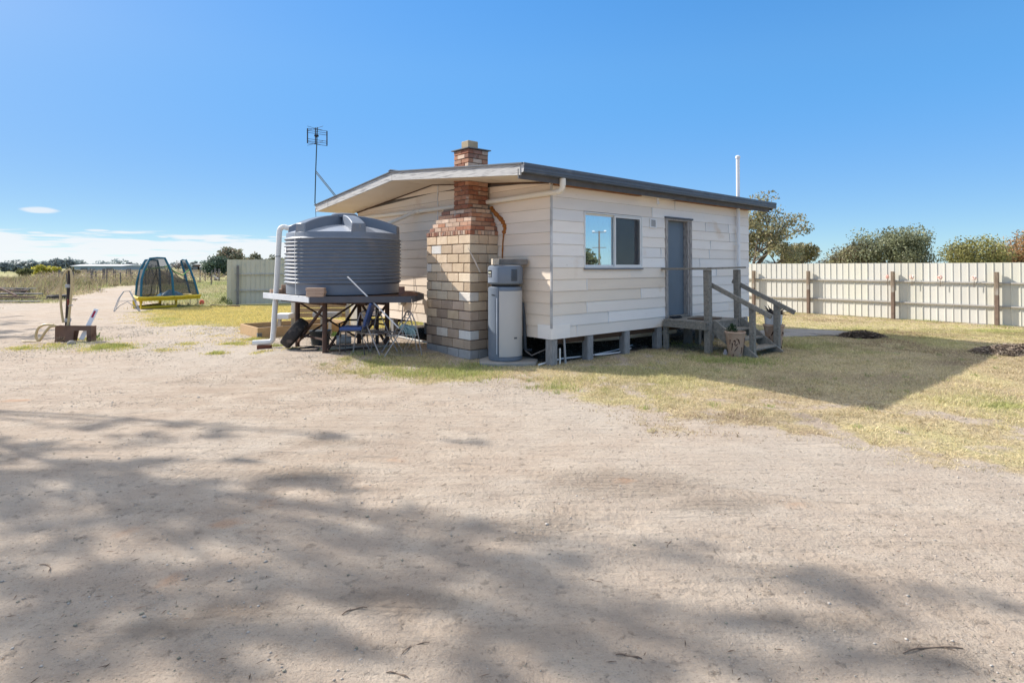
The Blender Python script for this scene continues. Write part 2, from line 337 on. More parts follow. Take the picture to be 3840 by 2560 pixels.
def ground_mat():
    m = bpy.data.materials.new('sandy_ground'); m.use_nodes = True; nt = m.node_tree; N = nt.nodes; L = nt.links
    b = N['Principled BSDF']; b.inputs['Roughness'].default_value = .95; b.inputs['Specular IOR Level'].default_value = .15
    tc = N.new('ShaderNodeTexCoord')
    def mp(s, r=0):
        k = N.new('ShaderNodeMapping'); k.inputs['Scale'].default_value = s; k.inputs['Rotation'].default_value = (0, 0, r); L.new(tc.outputs['Object'], k.inputs['Vector']); return k
    def noise(s, d=6, vec=None, ro=.55):
        n = N.new('ShaderNodeTexNoise'); n.inputs['Scale'].default_value = s; n.inputs['Detail'].default_value = d; n.inputs['Roughness'].default_value = ro
        L.new((vec or base).outputs[0], n.inputs['Vector']); return n.outputs['Fac']
    def rng(f, a, c, lo=0, hi=1):
        r = N.new('ShaderNodeMapRange'); r.inputs[1].default_value = a; r.inputs[2].default_value = c; r.inputs[3].default_value = lo; r.inputs[4].default_value = hi
        L.new(f, r.inputs[0]); return r.outputs[0]
    def mix(f, A, B, bt='MIX'):
        x = N.new('ShaderNodeMix'); x.data_type = 'RGBA'; x.blend_type = bt
        if isinstance(f, float): x.inputs[0].default_value = f
        else: L.new(f, x.inputs[0])
        for i, k in ((6, A), (7, B)):
            if isinstance(k, tuple): x.inputs[i].default_value = (*k, 1)
            else: L.new(k, x.inputs[i])
        return x.outputs[2]
    def math(op, a, c):
        x = N.new('ShaderNodeMath'); x.operation = op
        for i, k in ((0, a), (1, c)):
            if isinstance(k, (int, float)): x.inputs[i].default_value = k
            else: L.new(k, x.inputs[i])
        return x.outputs[0]
    sg_ = N.new('ShaderNodeSeparateXYZ'); L.new(tc.outputs['Object'], sg_.inputs[0]); sx_g, sy_g = sg_.outputs[0], sg_.outputs[1]
    base = mp((1, 1, 1)); streak = mp((.35, 3.0, 1), .16)
    sand = mix(rng(noise(.45, 5), .35, .65), (.475, .385, .305), (.43, .34, .26))
    sand = mix(rng(noise(2.4, 6), .42, .72), sand, (.54, .455, .365))
    sand = mix(rng(noise(1.3, 7, streak), .5, .72, 0, .55), sand, (.37, .29, .22))
    at2_ = N.new('ShaderNodeAttribute'); at2_.attribute_name = 'Soil'; sp2 = N.new('ShaderNodeSeparateColor'); L.new(at2_.outputs['Color'], sp2.inputs[0])
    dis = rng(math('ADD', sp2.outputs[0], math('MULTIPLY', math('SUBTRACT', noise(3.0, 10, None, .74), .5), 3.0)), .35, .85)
    sand = mix(rng(noise(7, 9, None, .78), .50, .66, 0, .5), sand, (.33, .26, .20))
    sand = mix(rng(noise(.22, 5), .46, .62, 0, .6), sand, (.50, .445, .38))
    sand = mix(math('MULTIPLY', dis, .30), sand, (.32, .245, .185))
    trk = None
    for (px_, py_, cx_, cy_, w_) in ((1300, 2275, 2, -20, .10), (1250, 2360, 2, -20, .10), (1200, 1775, -8, -16, .11), (1300, 1850, -8, -16, .11), (2900, 1870, -6, -20, .12), (2800, 1960, -6, -20, .12), (900, 1480, 4, -30, .14), (900, 1540, 4, -30, .14), (2500, 2350, -9, -9, .10)):
        gp_ = G(px_, py_); R0 = hypot(gp_.x-cx_, gp_.y-cy_)
        dv = N.new('ShaderNodeVectorMath'); dv.operation = 'DISTANCE'; L.new(tc.outputs['Object'], dv.inputs[0]); dv.inputs[1].default_value = (cx_, cy_, 0)
        dd = math('ABSOLUTE', math('ADD', math('SUBTRACT', dv.outputs['Value'], R0), math('MULTIPLY', math('SUBTRACT', noise(.6, 3), .5), .12)), 0)
        bd = rng(dd, w_, w_*.6); trk = bd if trk is None else math('MAXIMUM', trk, bd)
    trk = math('MULTIPLY', trk, rng(noise(.75, 5, None, .65), .46, .60))
    lug = math('MULTIPLY', math('SINE', math('MULTIPLY', math('ADD', math('MULTIPLY', sx_g, 1), math('MULTIPLY', noise(3, 3), .12)), 95), 0), .5)
    sand = mix(math('MULTIPLY', trk, .28), sand, (.37, .28, .205))
    oc = rng(math('ADD', sp2.outputs[1], math('MULTIPLY', math('SUBTRACT', noise(7, 7, None, .65), .5), 1.2)), .35, .8)
    sand = mix(math('MULTIPLY', oc, .5), sand, (.50, .29, .17))             # ochre stains
    grit = noise(75, 4); sand = mix(rng(grit, .58, .70, 0, .7), sand, (.27, .21, .165))
    crumb = math('MULTIPLY', rng(noise(30, 6, None, .75), .57, .66), rng(noise(1.7, 5), .36, .60)); sand = mix(math('MULTIPLY', crumb, .85), sand, (.22, .165, .12))
    g2 = noise(150, 3); sand = mix(rng(g2, .62, .72, 0, .5), sand, (.66, .61, .55))
    at_ = N.new('ShaderNodeAttribute'); at_.attribute_name = 'Mask'
    sep = N.new('ShaderNodeSeparateColor'); L.new(at_.outputs['Color'], sep.inputs[0])
    dry = mix(rng(noise(22, 5), .38, .62), (.62, .50, .29), (.36, .29, .19))
    dry = mix(rng(noise(.55, 6, None, .6), .48, .64, 0, .8), dry, mix(rng(noise(30, 4), .4, .6), (.42, .31, .205), (.24, .175, .12)))
    dry = mix(rng(noise(.8, 5), .54, .66, 0, .45), dry, (.50, .48, .20))
    green = mix(rng(noise(18, 5), .35, .65), (.34, .34, .12), (.20, .22, .08))
    turf = mix(rng(sep.outputs[1], .1, .8), dry, green)
    nz = noise(9, 6)
    fac = rng(math('ADD', sep.outputs[0], math('MULTIPLY', math('SUBTRACT', nz, .5), .9)), .30, .62)
    col = mix(fac, sand, turf)
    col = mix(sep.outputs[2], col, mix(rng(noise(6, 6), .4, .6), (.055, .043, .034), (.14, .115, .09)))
    L.new(col, b.inputs['Base Color'])
    rut = mp((.25, 2.2, 1), .22)
    h = math('ADD', math('MULTIPLY', noise(26, 8, None, .7), .022), math('MULTIPLY', noise(95, 4), .006))
    h = math('ADD', h, math('MULTIPLY', noise(5.0, 4, rut, .5), .035))
    h = math('ADD', h, math('MULTIPLY', rng(noise(9, 6, None, .7), .60, .74), .016))
    vo = N.new('ShaderNodeTexVoronoi'); vo.inputs['Scale'].default_value = 42; L.new(base.outputs[0], vo.inputs['Vector'])
    peb = rng(vo.outputs['Distance'], 0, .35, 1, 0)
    gate = rng(noise(2.2, 3), .48, .68)
    h = math('ADD', h, math('MULTIPLY', math('MULTIPLY', peb, gate), .006))
    wv = N.new('ShaderNodeTexWave'); wv.inputs['Scale'].default_value = 3.2; wv.inputs['Distortion'].default_value = 14; wv.inputs['Detail'].default_value = 4; wv.inputs['Detail Scale'].default_value = .8; wv.bands_direction = 'Y'; L.new(mp((.25, 1.6, 1), .2).outputs[0], wv.inputs['Vector'])
    h = math('ADD', h, math('MULTIPLY', math('MULTIPLY', wv.outputs['Fac'], rng(sp2.outputs[0], .3, .9)), .010))
    h = math('ADD', h, math('MULTIPLY', math('MULTIPLY', noise(17, 7, None, .7), rng(sp2.outputs[0], .1, .6)), .045))
    h = math('ADD', h, math('MULTIPLY', trk, math('ADD', math('MULTIPLY', lug, .0022), -.020)))
    bn = N.new('ShaderNodeBump'); bn.inputs['Distance'].default_value = 1; bn.inputs['Strength'].default_value = 1.15
    L.new(h, bn.inputs['Height']); L.new(bn.outputs[0], b.inputs['Normal'])
    return m
g = np_mesh('ground', V, 4, ground_mat(), None, None, FQ, True)
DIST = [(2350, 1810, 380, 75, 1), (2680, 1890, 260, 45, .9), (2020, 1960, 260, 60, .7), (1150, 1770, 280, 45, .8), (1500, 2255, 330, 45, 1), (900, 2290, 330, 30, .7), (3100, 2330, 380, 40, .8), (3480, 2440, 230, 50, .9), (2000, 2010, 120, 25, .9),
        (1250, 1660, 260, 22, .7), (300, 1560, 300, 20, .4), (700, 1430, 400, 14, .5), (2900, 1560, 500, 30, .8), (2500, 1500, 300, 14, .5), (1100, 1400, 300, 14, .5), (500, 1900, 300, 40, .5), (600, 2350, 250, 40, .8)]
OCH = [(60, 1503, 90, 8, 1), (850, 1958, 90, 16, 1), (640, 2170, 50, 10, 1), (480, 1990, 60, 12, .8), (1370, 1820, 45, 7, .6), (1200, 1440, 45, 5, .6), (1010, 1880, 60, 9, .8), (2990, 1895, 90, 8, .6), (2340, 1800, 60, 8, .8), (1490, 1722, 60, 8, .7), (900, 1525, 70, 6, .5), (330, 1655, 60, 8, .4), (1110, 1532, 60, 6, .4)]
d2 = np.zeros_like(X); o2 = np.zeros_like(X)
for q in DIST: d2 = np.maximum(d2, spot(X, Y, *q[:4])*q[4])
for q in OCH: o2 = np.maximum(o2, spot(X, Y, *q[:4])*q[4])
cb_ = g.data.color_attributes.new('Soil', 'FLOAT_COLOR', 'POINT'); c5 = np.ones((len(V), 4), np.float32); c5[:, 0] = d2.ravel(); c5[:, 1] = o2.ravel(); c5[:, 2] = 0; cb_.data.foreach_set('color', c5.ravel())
ca = g.data.color_attributes.new('Mask', 'FLOAT_COLOR', 'POINT')
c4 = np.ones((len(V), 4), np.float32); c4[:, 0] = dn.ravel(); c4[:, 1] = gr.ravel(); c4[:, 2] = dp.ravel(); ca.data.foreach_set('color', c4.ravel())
tag(g, kind='structure')

# ------------------------------------------------------------------ grass
def blades(name, xy, z, h, w, cols, lean=.5, label=None, cat='grass'):
    n = len(xy); a = RNG.uniform(0, 2*pi, n); b = RNG.uniform(0, 2*pi, n); ln = RNG.uniform(.1, lean, n)*h
    root = np.stack([xy[:, 0], xy[:, 1], z-.004], 1); dx = np.stack([np.cos(a)*w/2, np.sin(a)*w/2, np.zeros(n)], 1)
    tip = root+np.stack([np.cos(b)*ln, np.sin(b)*ln, h], 1)
    v = np.stack([root-dx, root+dx, tip], 1).reshape(-1, 3)
    c = np.repeat(cols, 3, 0)
    o = np_mesh(name, v, 3, GRASSM, c)
    return tag(o, label, cat, None, 'stuff')
def scatter(n, x0, x1, y0, y1, pw=1.0):
    return np.stack([RNG.uniform(x0, x1, n), y0+(y1-y0)*RNG.uniform(0, 1, n)**pw], 1)
def thatch(P):
    return np.clip((fbm(P[:, 0], P[:, 1], .5, 4, 123)-.47)*4, 0, 1)[:, None]
def grasscol(n, green, dryc, greenc):
    k = np.clip(green+RNG.normal(0, .22, n), 0, 1)[:, None]
    c = np.array(dryc)[None]*(1-k)+np.array(greenc)[None]*k
    return c*RNG.uniform(.65, 1.3, n)[:, None]
P = np.concatenate([scatter(520000, -3.6, 13.5, 4.6, 15, 1.0), scatter(150000, 2, 15.5, 13, 24)])
dn, gr, dp, l, r = masks(P[:, 0], P[:, 1])
keep = (RNG.uniform(0, 1, len(P)) < dn*1.1-.04) & (r > -1.2)
P, grk = P[keep], gr[keep]; hh = height(P[:, 0], P[:, 1])
n = len(P); tuft = np.clip((fbm(P[:, 0], P[:, 1], 5.0, 2, 55)-.5)*4, 0, 1); H = RNG.uniform(.010, .028, n)*(1+grk*1.8+tuft*1.1)
fary = np.clip((P[:, 1]-11)/4, 0, 1)*.50+np.clip((P[:, 0]-7)/3, 0, 1)*np.clip((9-P[:, 1])/2, 0, 1)*.3
cc = grasscol(n, np.clip(grk+fary+tuft*.12, 0, 1), (.74, .61, .38), (.52, .53, .19)); th_ = thatch(P)*(RNG.uniform(0, 1, n) < .7)[:, None]
cc = cc*(1-th_)+np.array([.42, .31, .20])[None]*RNG.uniform(.5, 1.3, n)[:, None]*th_
blades('short_grass', P, hh, H, RNG.uniform(.004, .009, n)*(1+P[:, 1]*.05), cc, 2.2)
P = np.concatenate([scatter(260000, -13.5, -1, 9.3, 24), scatter(60000, -12, -3, 9.3, 14)])
dn, gr, dp, l, r = masks(P[:, 0], P[:, 1])
keep = (RNG.uniform(0, 1, len(P)) < dn*1.1-.04) & (r < -.2) & (np.abs(P[:, 0]) < P[:, 1]*1.0)
P, grk, lk = P[keep], gr[keep], l[keep]; n = len(P)
H = RNG.uniform(.012, .03, n)*(1+grk*2.0)
cc = grasscol(n, np.where(lk > .3, .12, grk), (.86, .69, .26), (.42, .47, .13))
blades('yard_grass', P, height(P[:, 0], P[:, 1]), H, RNG.uniform(.006, .013, n)*(1+P[:, 1]*.04), cc, 1.6)
P = scatter(110000, -48, -4, 22, 62, 1.3)
dn, gr, dp, l, r = masks(P[:, 0], P[:, 1])
keep = (RNG.uniform(0, 1, len(P)) < dn*1.1) & (np.abs(P[:, 0]) < P[:, 1]*1.0) & (sdf(LAWN_L, P[:, 0], P[:, 1]) < -.5)
P = P[keep]; n = len(P); grk = np.clip(fbm(P[:, 0], P[:, 1], .25, 3, 60)*1.8-.35, 0, 1)
blades('paddock_grass', P, 0*P[:, 0], RNG.uniform(.05, .16, n), RNG.uniform(.02, .05, n), grasscol(n, grk, (.62, .50, .31), (.40, .44, .17)), 1.2)
P = scatter(75000, -75, -14, 22, 80, 1.2)
s = sdf(WEEDBANK, P[:, 0], P[:, 1])+(fbm(P[:, 0], P[:, 1], .3, 3, 71)-.5)*5
keep = (s > 0) & (np.abs(P[:, 0]) < P[:, 1]*1.0); P = P[keep]; s = s[keep]; n = len(P)
clump = fbm(P[:, 0], P[:, 1], .45, 4, 77)
H = (RNG.uniform(.18, .95, n)*np.clip(clump*2-.3, .25, 1.4))*np.clip(s*.4+.3, 0, 1)
k = np.clip(fbm(P[:, 0], P[:, 1], .6, 3, 88)*2-.6, 0, 1)
dk = np.clip(fbm(P[:, 0], P[:, 1], .9, 3, 99)*2.2-.35, .35, 1.1)[:, None]; base_c = grasscol(n, k, (.56, .44, .28), (.36, .38, .15))*dk; pinky = (RNG.uniform(0, 1, n) < .25)[:, None]
base_c = np.where(pinky, np.array([.38, .28, .22])[None]*RNG.uniform(.6, 1.3, n)[:, None], base_c)
blades('tall_weeds', P, 0*s, H, RNG.uniform(.03, .075, n), base_c, 1.3, None, 'weeds')
# tufts round feet of things
tp = []
for (px, py, rr, nn) in ((1395, 1365, .25, 260), (1640, 1290, .12, 260), (1240, 1330, .10, 160), (1035, 1300, .09, 240), (1345, 1345, .1, 120), (1240, 1255, .15, 200), (830, 1150, .35, 500), (1720, 1385, .3, 700), (1560, 1400, .3, 500), (1450, 1392, .25, 300), (2780, 1352, .35, 900), (2640, 1350, .2, 350), (370, 1275, .2, 200), (250, 1300, .3, 400), (430, 1305, .3, 400), (2560, 1290, .3, 300), (3480, 1205, .2, 200), (3770, 1228, .25, 200), (2100, 1452, .2, 200), (1780, 1395, .4, 600)):
    c = G(px, py); q = RNG.normal(0, rr, (nn, 2))+np.array([c.x, c.y])[None]; tp.append(q)
P = np.concatenate(tp); n = len(P)
CT = np.concatenate([scatter(900, -3, 14, 5.5, 20), scatter(160, -10, -2, 9.5, 16)]); dn, gr, dp, l, r = masks(CT[:, 0], CT[:, 1]); CT = CT[(dn > .25) & (RNG.uniform(0, 1, len(CT)) < .6)]
Q = np.repeat(CT, 34, 0)+RNG.normal(0, .035, (len(CT)*34, 2)); nq = len(Q); gq = np.repeat(RNG.uniform(0, 1, len(CT)), 34)
blades('lawn_tufts', Q, height(Q[:, 0], Q[:, 1]), RNG.uniform(.025, .06, nq), RNG.uniform(.005, .011, nq), grasscol(nq, gq, (.66, .54, .33), (.34, .42, .13)), 1.2)
blades('grass_tufts', P, height(P[:, 0], P[:, 1]), RNG.uniform(.03, .085, n), RNG.uniform(.006, .012, n), grasscol(n, np.full(n, .7), (.66, .56, .26), (.34, .44, .11)), .9)

# ------------------------------------------------------------------ pebbles, clods, twigs
def rocks(name, P, S, cols, label=None, cat=None):
    base = np.array([(1, 0, 0), (0, 1, 0), (-1, 0, 0), (0, -1, 0), (0, 0, 1), (0, 0, -1)], float)
    fa = np.array([(0, 1, 4), (1, 2, 4), (2, 3, 4), (3, 0, 4), (1, 0, 5), (2, 1, 5), (3, 2, 5), (0, 3, 5)])
    n = len(P); b = base[None]*(RNG.uniform(.55, 1.2, (n, 6, 1))); b[:, :, 2] *= .6
    a = RNG.uniform(0, 2*pi, n); c, s_ = np.cos(a)[:, None], np.sin(a)[:, None]
    x = b[:, :, 0]*c-b[:, :, 1]*s_; y = b[:, :, 0]*s_+b[:, :, 1]*c
    v = np.stack([x, y, b[:, :, 2]], 2)*S[:, None, None]+P[:, None, :]
    f = (fa[None]+np.arange(n)[:, None, None]*6).reshape(-1, 3)
    o = np_mesh(name, v.reshape(-1, 3), 3, STONE, np.repeat(cols, 6, 0), None, f)
    return tag(o, None, None, None, 'stuff')
P = np.concatenate([scatter(34000, -5.5, 7, 2.0, 10, 1.4), scatter(40000, -12, 5, 6.5, 16)])
dn, gr, dp, l, r = masks(P[:, 0], P[:, 1]); clus = fbm(P[:, 0], P[:, 1], 1.3, 3, 91)
keep = (RNG.uniform(0, 1, len(P)) < np.clip(clus*3.2-1.2, 0.04, 1)) & (dn < .4); P = P[keep]; n = len(P)
S = np.clip(RNG.exponential(.0018, n)+.0018+P[:, 1]*.00030+np.clip(P[:, 1]-6, 0, 9)*.0011*RNG.uniform(0, 1, n), 0, .022)
cols = np.where((RNG.uniform(0, 1, n) < .55)[:, None], np.array([.54, .49, .43])[None], np.array([.36, .33, .25])[None])*RNG.uniform(.7, 1.2, n)[:, None]
rocks('gravel', np.stack([P[:, 0], P[:, 1], height(P[:, 0], P[:, 1])+S*.2], 1), S, cols)
# loose leaf litter and bark bits
n = 2600; P = scatter(n, -6.5, 8.5, 2.1, 12, 1.5); a = RNG.uniform(0, pi, n); L_ = RNG.uniform(.006, .028, n); w_ = RNG.uniform(.001, .003, n)
d = np.stack([np.cos(a), np.sin(a), RNG.uniform(-.1, .12, n)], 1); e = np.stack([-np.sin(a), np.cos(a), np.zeros(n)], 1); z0 = height(P[:, 0], P[:, 1])+.006
c = np.stack([P[:, 0], P[:, 1], z0], 1)
v = np.stack([c-d*L_[:, None], c+e*w_[:, None]+np.array([0, 0, .002]), c+d*L_[:, None], c-e*w_[:, None]], 1).reshape(-1, 3)
tag(np_mesh('leaf_litter', v, 4, STONE, np.repeat(np.array([.17, .12, .085])[None]*RNG.uniform(.5, 1.9, n)[:, None], 4, 0)), None, None, None, 'stuff')
def stick(px, py, L, ang, label, r=.007, bend=.15, name='stick'):
    r *= .6; c = G(px, py); mb = MB(); d = Vector((cos(ang), sin(ang), 0)); e = Vector((-d.y, d.x, 0))
    zz = float(height(np.array([c.x]), np.array([c.y]))[0])+r*.8
    pts = [d*(t-.5)*L+e*bend*L*sin(t*pi)*.6+Vector((0, 0, .004*sin(t*9))) for t in np.linspace(0, 1, 8)]
    mb.tube(pts, [r*(.6+.5*sin(t*pi)) for t in np.linspace(0, 1, 8)], 6)
    for t in (2, 5): mb.tube([pts[t], pts[t]+d*L*.12+e*L*.09*(1 if t == 2 else -1)], r*.4, 5)
    o = mb.build(name, TWIG, None, True); o.location = (c.x, c.y, zz)
    return tag(o, label, 'stick', 'fallen sticks on the dirt')
stick(2358, 2465, .11, -.25, 'short thick dark stick lying in the shade at the bottom middle of the dirt', .006)
stick(3500, 2440, .28, .1, 'longest dark forked stick lying on the dirt near the bottom right corner', .006)
stick(1490, 2530, .10, -.3, 'bent grey stick at the bottom edge of the dirt, left of the thick one', .005)
stick(1330, 2295, .12, .5, 'curved bark strip lying in shade over the wheel ruts', .006, .3)
stick(1560, 2430, .13, .6, 'thin bowed twig lying just below the wheel ruts', .004, .3)
stick(165, 2125, .14, -.6, 'hooked pale twig on shaded dirt at the left edge', .005, .3)
stick(2230, 2180, .08, -.4, 'thin straight twig on sunlit dirt between two tree shadows', .003)
stick(2510, 2040, .08, 1.0, 'small forked upright-looking twig on the open dirt right of centre', .004)

# ------------------------------------------------------------------ brick / block palettes
def pick(pal): c = random.choice(pal); k = random.uniform(.85, 1.12); return tuple(min(.95, x*k) for x in c)
TAN = [(.66, .51, .35), (.71, .56, .40), (.60, .46, .32), (.74, .61, .45), (.64, .50, .36), (.68, .51, .35)]
BROWNB = [(.46, .35, .26), (.51, .39, .29), (.42, .32, .245), (.55, .42, .32)]
PALE = [(.80, .77, .72), (.74, .68, .60)]
REDS = [(.44, .20, .12), (.52, .26, .16), (.38, .16, .10), (.57, .34, .23), (.48, .29, .20), (.33, .17, .12)]
CREAMS = [(.66, .48, .36), (.62, .45, .33), (.70, .54, .42)]

# ------------------------------------------------------------------ the house
house = thing('weatherboard_cabin', 'cream board cabin with a low grey roof, standing on short timber stumps', 'cabin', HC, HA)
LW, DW = 6.78, 7.12; ZB = .44; ZF = 3.07; RID = 3.42; VR = DW/2
def zt(v): return ZF+(RID-ZF)*(1-abs(v-VR)/VR)
def board(mb, a, b, z0, z1, plane, ztop=None, col=(1, 1, 1)):
    """one lapped board from a to b along a wall; thicker at its foot"""
    h = z1-z0; poly = [(a, z0), (b, z0)]
    if ztop:
        ks = [b]+([VR] if a < VR < b else [])+[a]
        top = [(k, min(z1, ztop(k))) for k in ks]
        if all(t[1] <= z0+.004 for t in top): return
        top = [(k, max(z, z0+.002)) for k, z in top]; poly += top
    else: poly += [(b, z1), (a, z1)]
    def P_(k, z, o):
        return (k, -o, z) if plane == 'f' else (-o, k, z)
    fr = [P_(k, z, .022-.013*(z-z0)/h) for k, z in poly]; bk = [P_(k, z, .001) for k, z in poly]
    n = len(poly); fs = [tuple(range(n)), tuple(range(n, 2*n))[::-1]]+[((i+1) % n, i, n+i, n+(i+1) % n) for i in range(n)]
    if plane != 'f': fs = [f[::-1] for f in fs]
    mb.add(fr+bk, fs, 0, col)
BH = .199
rb = random.Random(3)
def bcol():
    k = rb.uniform(.90, 1.04); t = rb.choice([(1, 1, 1), (1, .985, .965), (1, .975, .95), (.985, .99, 1), (1, .965, .925)]); return tuple(k*x for x in t)
OPEN = [(.79, 2.47, 1.625, 2.62), (3.25, 4.21, .56, 2.675)]
JOINTS = {1: [1.45], 2: [.86], 3: [2.43], 4: [.86], 5: [2.12, 5.25], 6: [4.55], 7: [4.95, 3.1], 8: [5.0], 9: [5.85], 10: [4.8, 5.8], 11: [6.15, 2.8], 12: [3.6], 0: [.6]}
wf = MB()
for i in range(14):
    z0 = ZB+i*BH; z1 = min(z0+BH-.003, ZF)
    if z1 <= z0: break
    cuts = sorted([0.004]+JOINTS.get(i, [])+[LW])
    segs = []
    for a, b in zip(cuts[:-1], cuts[1:]):
        parts = [(a, b)]
        for (o0, o1, oz0, oz1) in OPEN:
            if z1 > oz0+.05 and z0 < oz1-.05:
                np_ = []
                for p, q in parts:
                    if p < o0: np_.append((p, min(q, o0)))
                    if q > o1: np_.append((max(p, o1), q))
                parts = [x for x in np_ if x[1]-x[0] > .01]
        segs += parts
    for a, b in segs:
        c_ = bcol()
        if (i in (2, 4) and b < 1.0) or (i == 5 and a < 2.2) or (i == 3 and 1 < b < 2.6) or (i == 4 and .8 < a < 1): c_ = (c_[0]*1.0, c_[1]*.93, c_[2]*.84)
        board(wf, a+.001, b-.001, z0, z1, 'f', None, c_)
    for j in JOINTS.get(i, []):
        if not any(o0 < j < o1 and z1 > oz0 and z0 < oz1 for o0, o1, oz0, oz1 in OPEN): wf.bb(j-.007, j+.007, -.030, -.001, z0, z1-.004, 1)
fw = wf.build('front_wall', [CLAD, WHITE], house, False)
wg = MB()
for i in range(16):
    z0 = ZB+i*BH; z1 = z0+BH-.0035
    if z0 > RID: break
    cuts = [0.004, 3.36, DW] if i > 9 else [0.004, rb.choice([3.36, 3.36, 2.4]), DW]
    for a, b in zip(cuts[:-1], cuts[1:]): board(wg, a, b-.002, z0, z1, 'g', zt, bcol())
wg.bb(-.032, -.001, 3.353, 3.367, 2.30, 3.37, 1)
gw = wg.build('gable_wall', [CLADG, WHITE], house, False)
# shell behind the boards, floor, far walls
sh = MB()
def fw_box(u0, u1, z0, z1): sh.bb(u0, u1, 0.0, .09, z0, z1)
fw_box(0, .79, ZB+.01, 3.05); fw_box(2.47, 3.25, ZB+.01, 3.05); fw_box(4.21, LW, ZB+.01, 3.05); fw_box(.79, 2.47, ZB+.01, 1.625); fw_box(.79, 2.47, 2.62, 3.05); fw_box(3.25, 4.21, 2.675, 3.05); fw_box(3.25, 4.21, ZB+.01, .56)
sh.prism([(0, .09, ZB+.01), (0, DW, ZB+.01), (0, DW, ZF-.02), (0, VR, RID-.02), (0, .09, ZF-.02)], (.09, 0, 0))
sh.prism([(LW-.09, .09, ZB+.01), (LW-.09, DW, ZB+.01), (LW-.09, DW, ZF-.02), (LW-.09, VR, RID-.02), (LW-.09, .09, ZF-.02)], (.09, 0, 0))
sh.bb(.09, LW-.09, DW-.09, DW, ZB+.01, 3.05)
sh.build('inner_wall', M('inner_lining', (.16, .14, .12), rough=.9), house)
sh = MB(); sh.bb(.1, LW-.1, .1, DW-.1, ZB+.02, .58); sh.build('floor', DARKWOOD, house)
sh = MB()
for v in (.12, 1.8, 3.5, 5.3, 6.95): sh.bb(.03, LW-.03, v-.05, v+.05, ZB-.10, ZB+.015)
sh.build('floor_bearer', DARKWOOD, house)
# corner cover strip
cs = MB(); cs.bb(-.031, .0, -.031, -.0, .62, 3.02, 0); cs.build('corner_strip', M('corner_zinc', (.62, .60, .58), (.30, .28, .27), sc=5, rough=.6, attr=False, st=(1, 1, .7), wear=(.75, .76, .78), wsc=1.5, wth=.56), house)
cb = MB(); cb.bb(-.030, .42, -.030, -.0225, ZB, ZB+.235); cb.bb(-.0305, -.023, -.029, .3, ZB, ZB+.235); cb.build('corner_patch_board', CLAD, house)
# stumps
for u in (.06, .97, 2.02, 3.07, 4.2, 5.4, 6.65):
    for v in (.06, 1.85, 3.6, 5.3, 7.0):
        s = MB(); w = .075 if v < .1 else .06
        s.box((0, 0, (ZB-.005)/2-.03), (w*2, w*2*.92, ZB+.05)); o = s.build('stump', STUMP, house, False, .006); o.location = (u, v, 0); o.rotation_euler = (0, 0, random.uniform(-.06, .06))
# roof
OV = 1.0; UR = 7.42; SL = (3.575-3.205)/4.0
roofp = lambda v: 3.585-SL*abs(v-VR)
rf = MB()
RU0, RU1 = -OV-.03, UR
for (va, vb) in ((-.40, VR), (VR, DW+.36)):
    za, zb = roofp(va), roofp(vb)
    n = 44
    pts = [(va, za), (vb, zb)]
    rf.prism([(RU0, va, za-.022), (RU1, va, za-.022), (RU1, vb, zb-.022), (RU0, vb, zb-.022)], (0, 0, .02))
    for k in range(n):
        u = RU0+(k+.5)*(RU1-RU0)/n
        if -.56 < u < -.03: continue
        rf.bar((u, va+.10, roofp(va+.10)+.002), (u, vb-.10, roofp(vb-.10)+.002), .045, .016)
roof = rf.build('roof', ROOFM, house, False)
rc = MB(); rc.prism([(RU0-.01, VR-.10, roofp(VR-.10)+.010), (RU0-.01, VR, roofp(VR)+.010), (RU0-.01, VR+.10, roofp(VR+.10)+.010), (RU0-.01, VR, roofp(VR)+.032)], (RU1-RU0+.02, 0, 0)); rc.build('ridge_cap', ROOFM, roof)
# gable fascia
def slope_board(mb, u0, u1, v0, v1, top, dep, mi=0):
    z = lambda v: roofp(v)-top
    mb.prism([(u0, v0, z(v0)-dep), (u0, v1, z(v1)-dep), (u0, v1, z(v1)), (u0, v0, z(v0))], (u1-u0, 0, 0), mi)
for nm, v0, v1 in (('a', -.335, VR-.004), ('b', VR+.004, 6.68), ('c', 6.70, DW+.34)):
    fb = MB(); slope_board(fb, -OV, -OV+.03, v0, v1, .025, .165); fb.build('gable_fascia', FASCIA, house, False, .002)
ed = MB()
for v0, v1 in ((-.40, VR), (VR, DW+.36)): slope_board(ed, -OV-.012, -OV+.0, v0, v1, .0, .028)
ed.build('barge_flashing', M('barge_flashing', (.24, .25, .28), rough=.5), house)
# far gable fascia
fb = MB()
for v0, v1 in ((-.335, VR-.004), (VR+.004, DW+.34)): slope_board(fb, UR-.10, UR-.07, v0, v1, .03, .16)
fb.build('gable_fascia', STEEL, house)
# soffits under both overhangs (they follow the roof), with dark cover strip at the wall head
sf = MB()
for ua, ub in ((-OV+.031, -.002), (LW+.002, UR-.105)):
    for v0, v1 in ((-.28, VR), (VR, DW+.30)):
        slope_board(sf, ua, ub, v0, v1, .175, .012)
sf.bb(0, LW, -.28, -.001, 3.055, 3.067)
sf.build('soffit', SOFFIT, house)
tr = MB()
for v0, v1 in ((.03, VR), (VR, DW)):
    z = lambda v: zt(v)-.004
    tr.prism([(-.038, v0, z(v0)-.035), (-.038, v1, z(v1)-.035), (-.038, v1, z(v1)-.002), (-.038, v0, z(v0)-.002)], (.014, 0, 0))
tr.build('wall_head_strip', DARKWOOD, house)
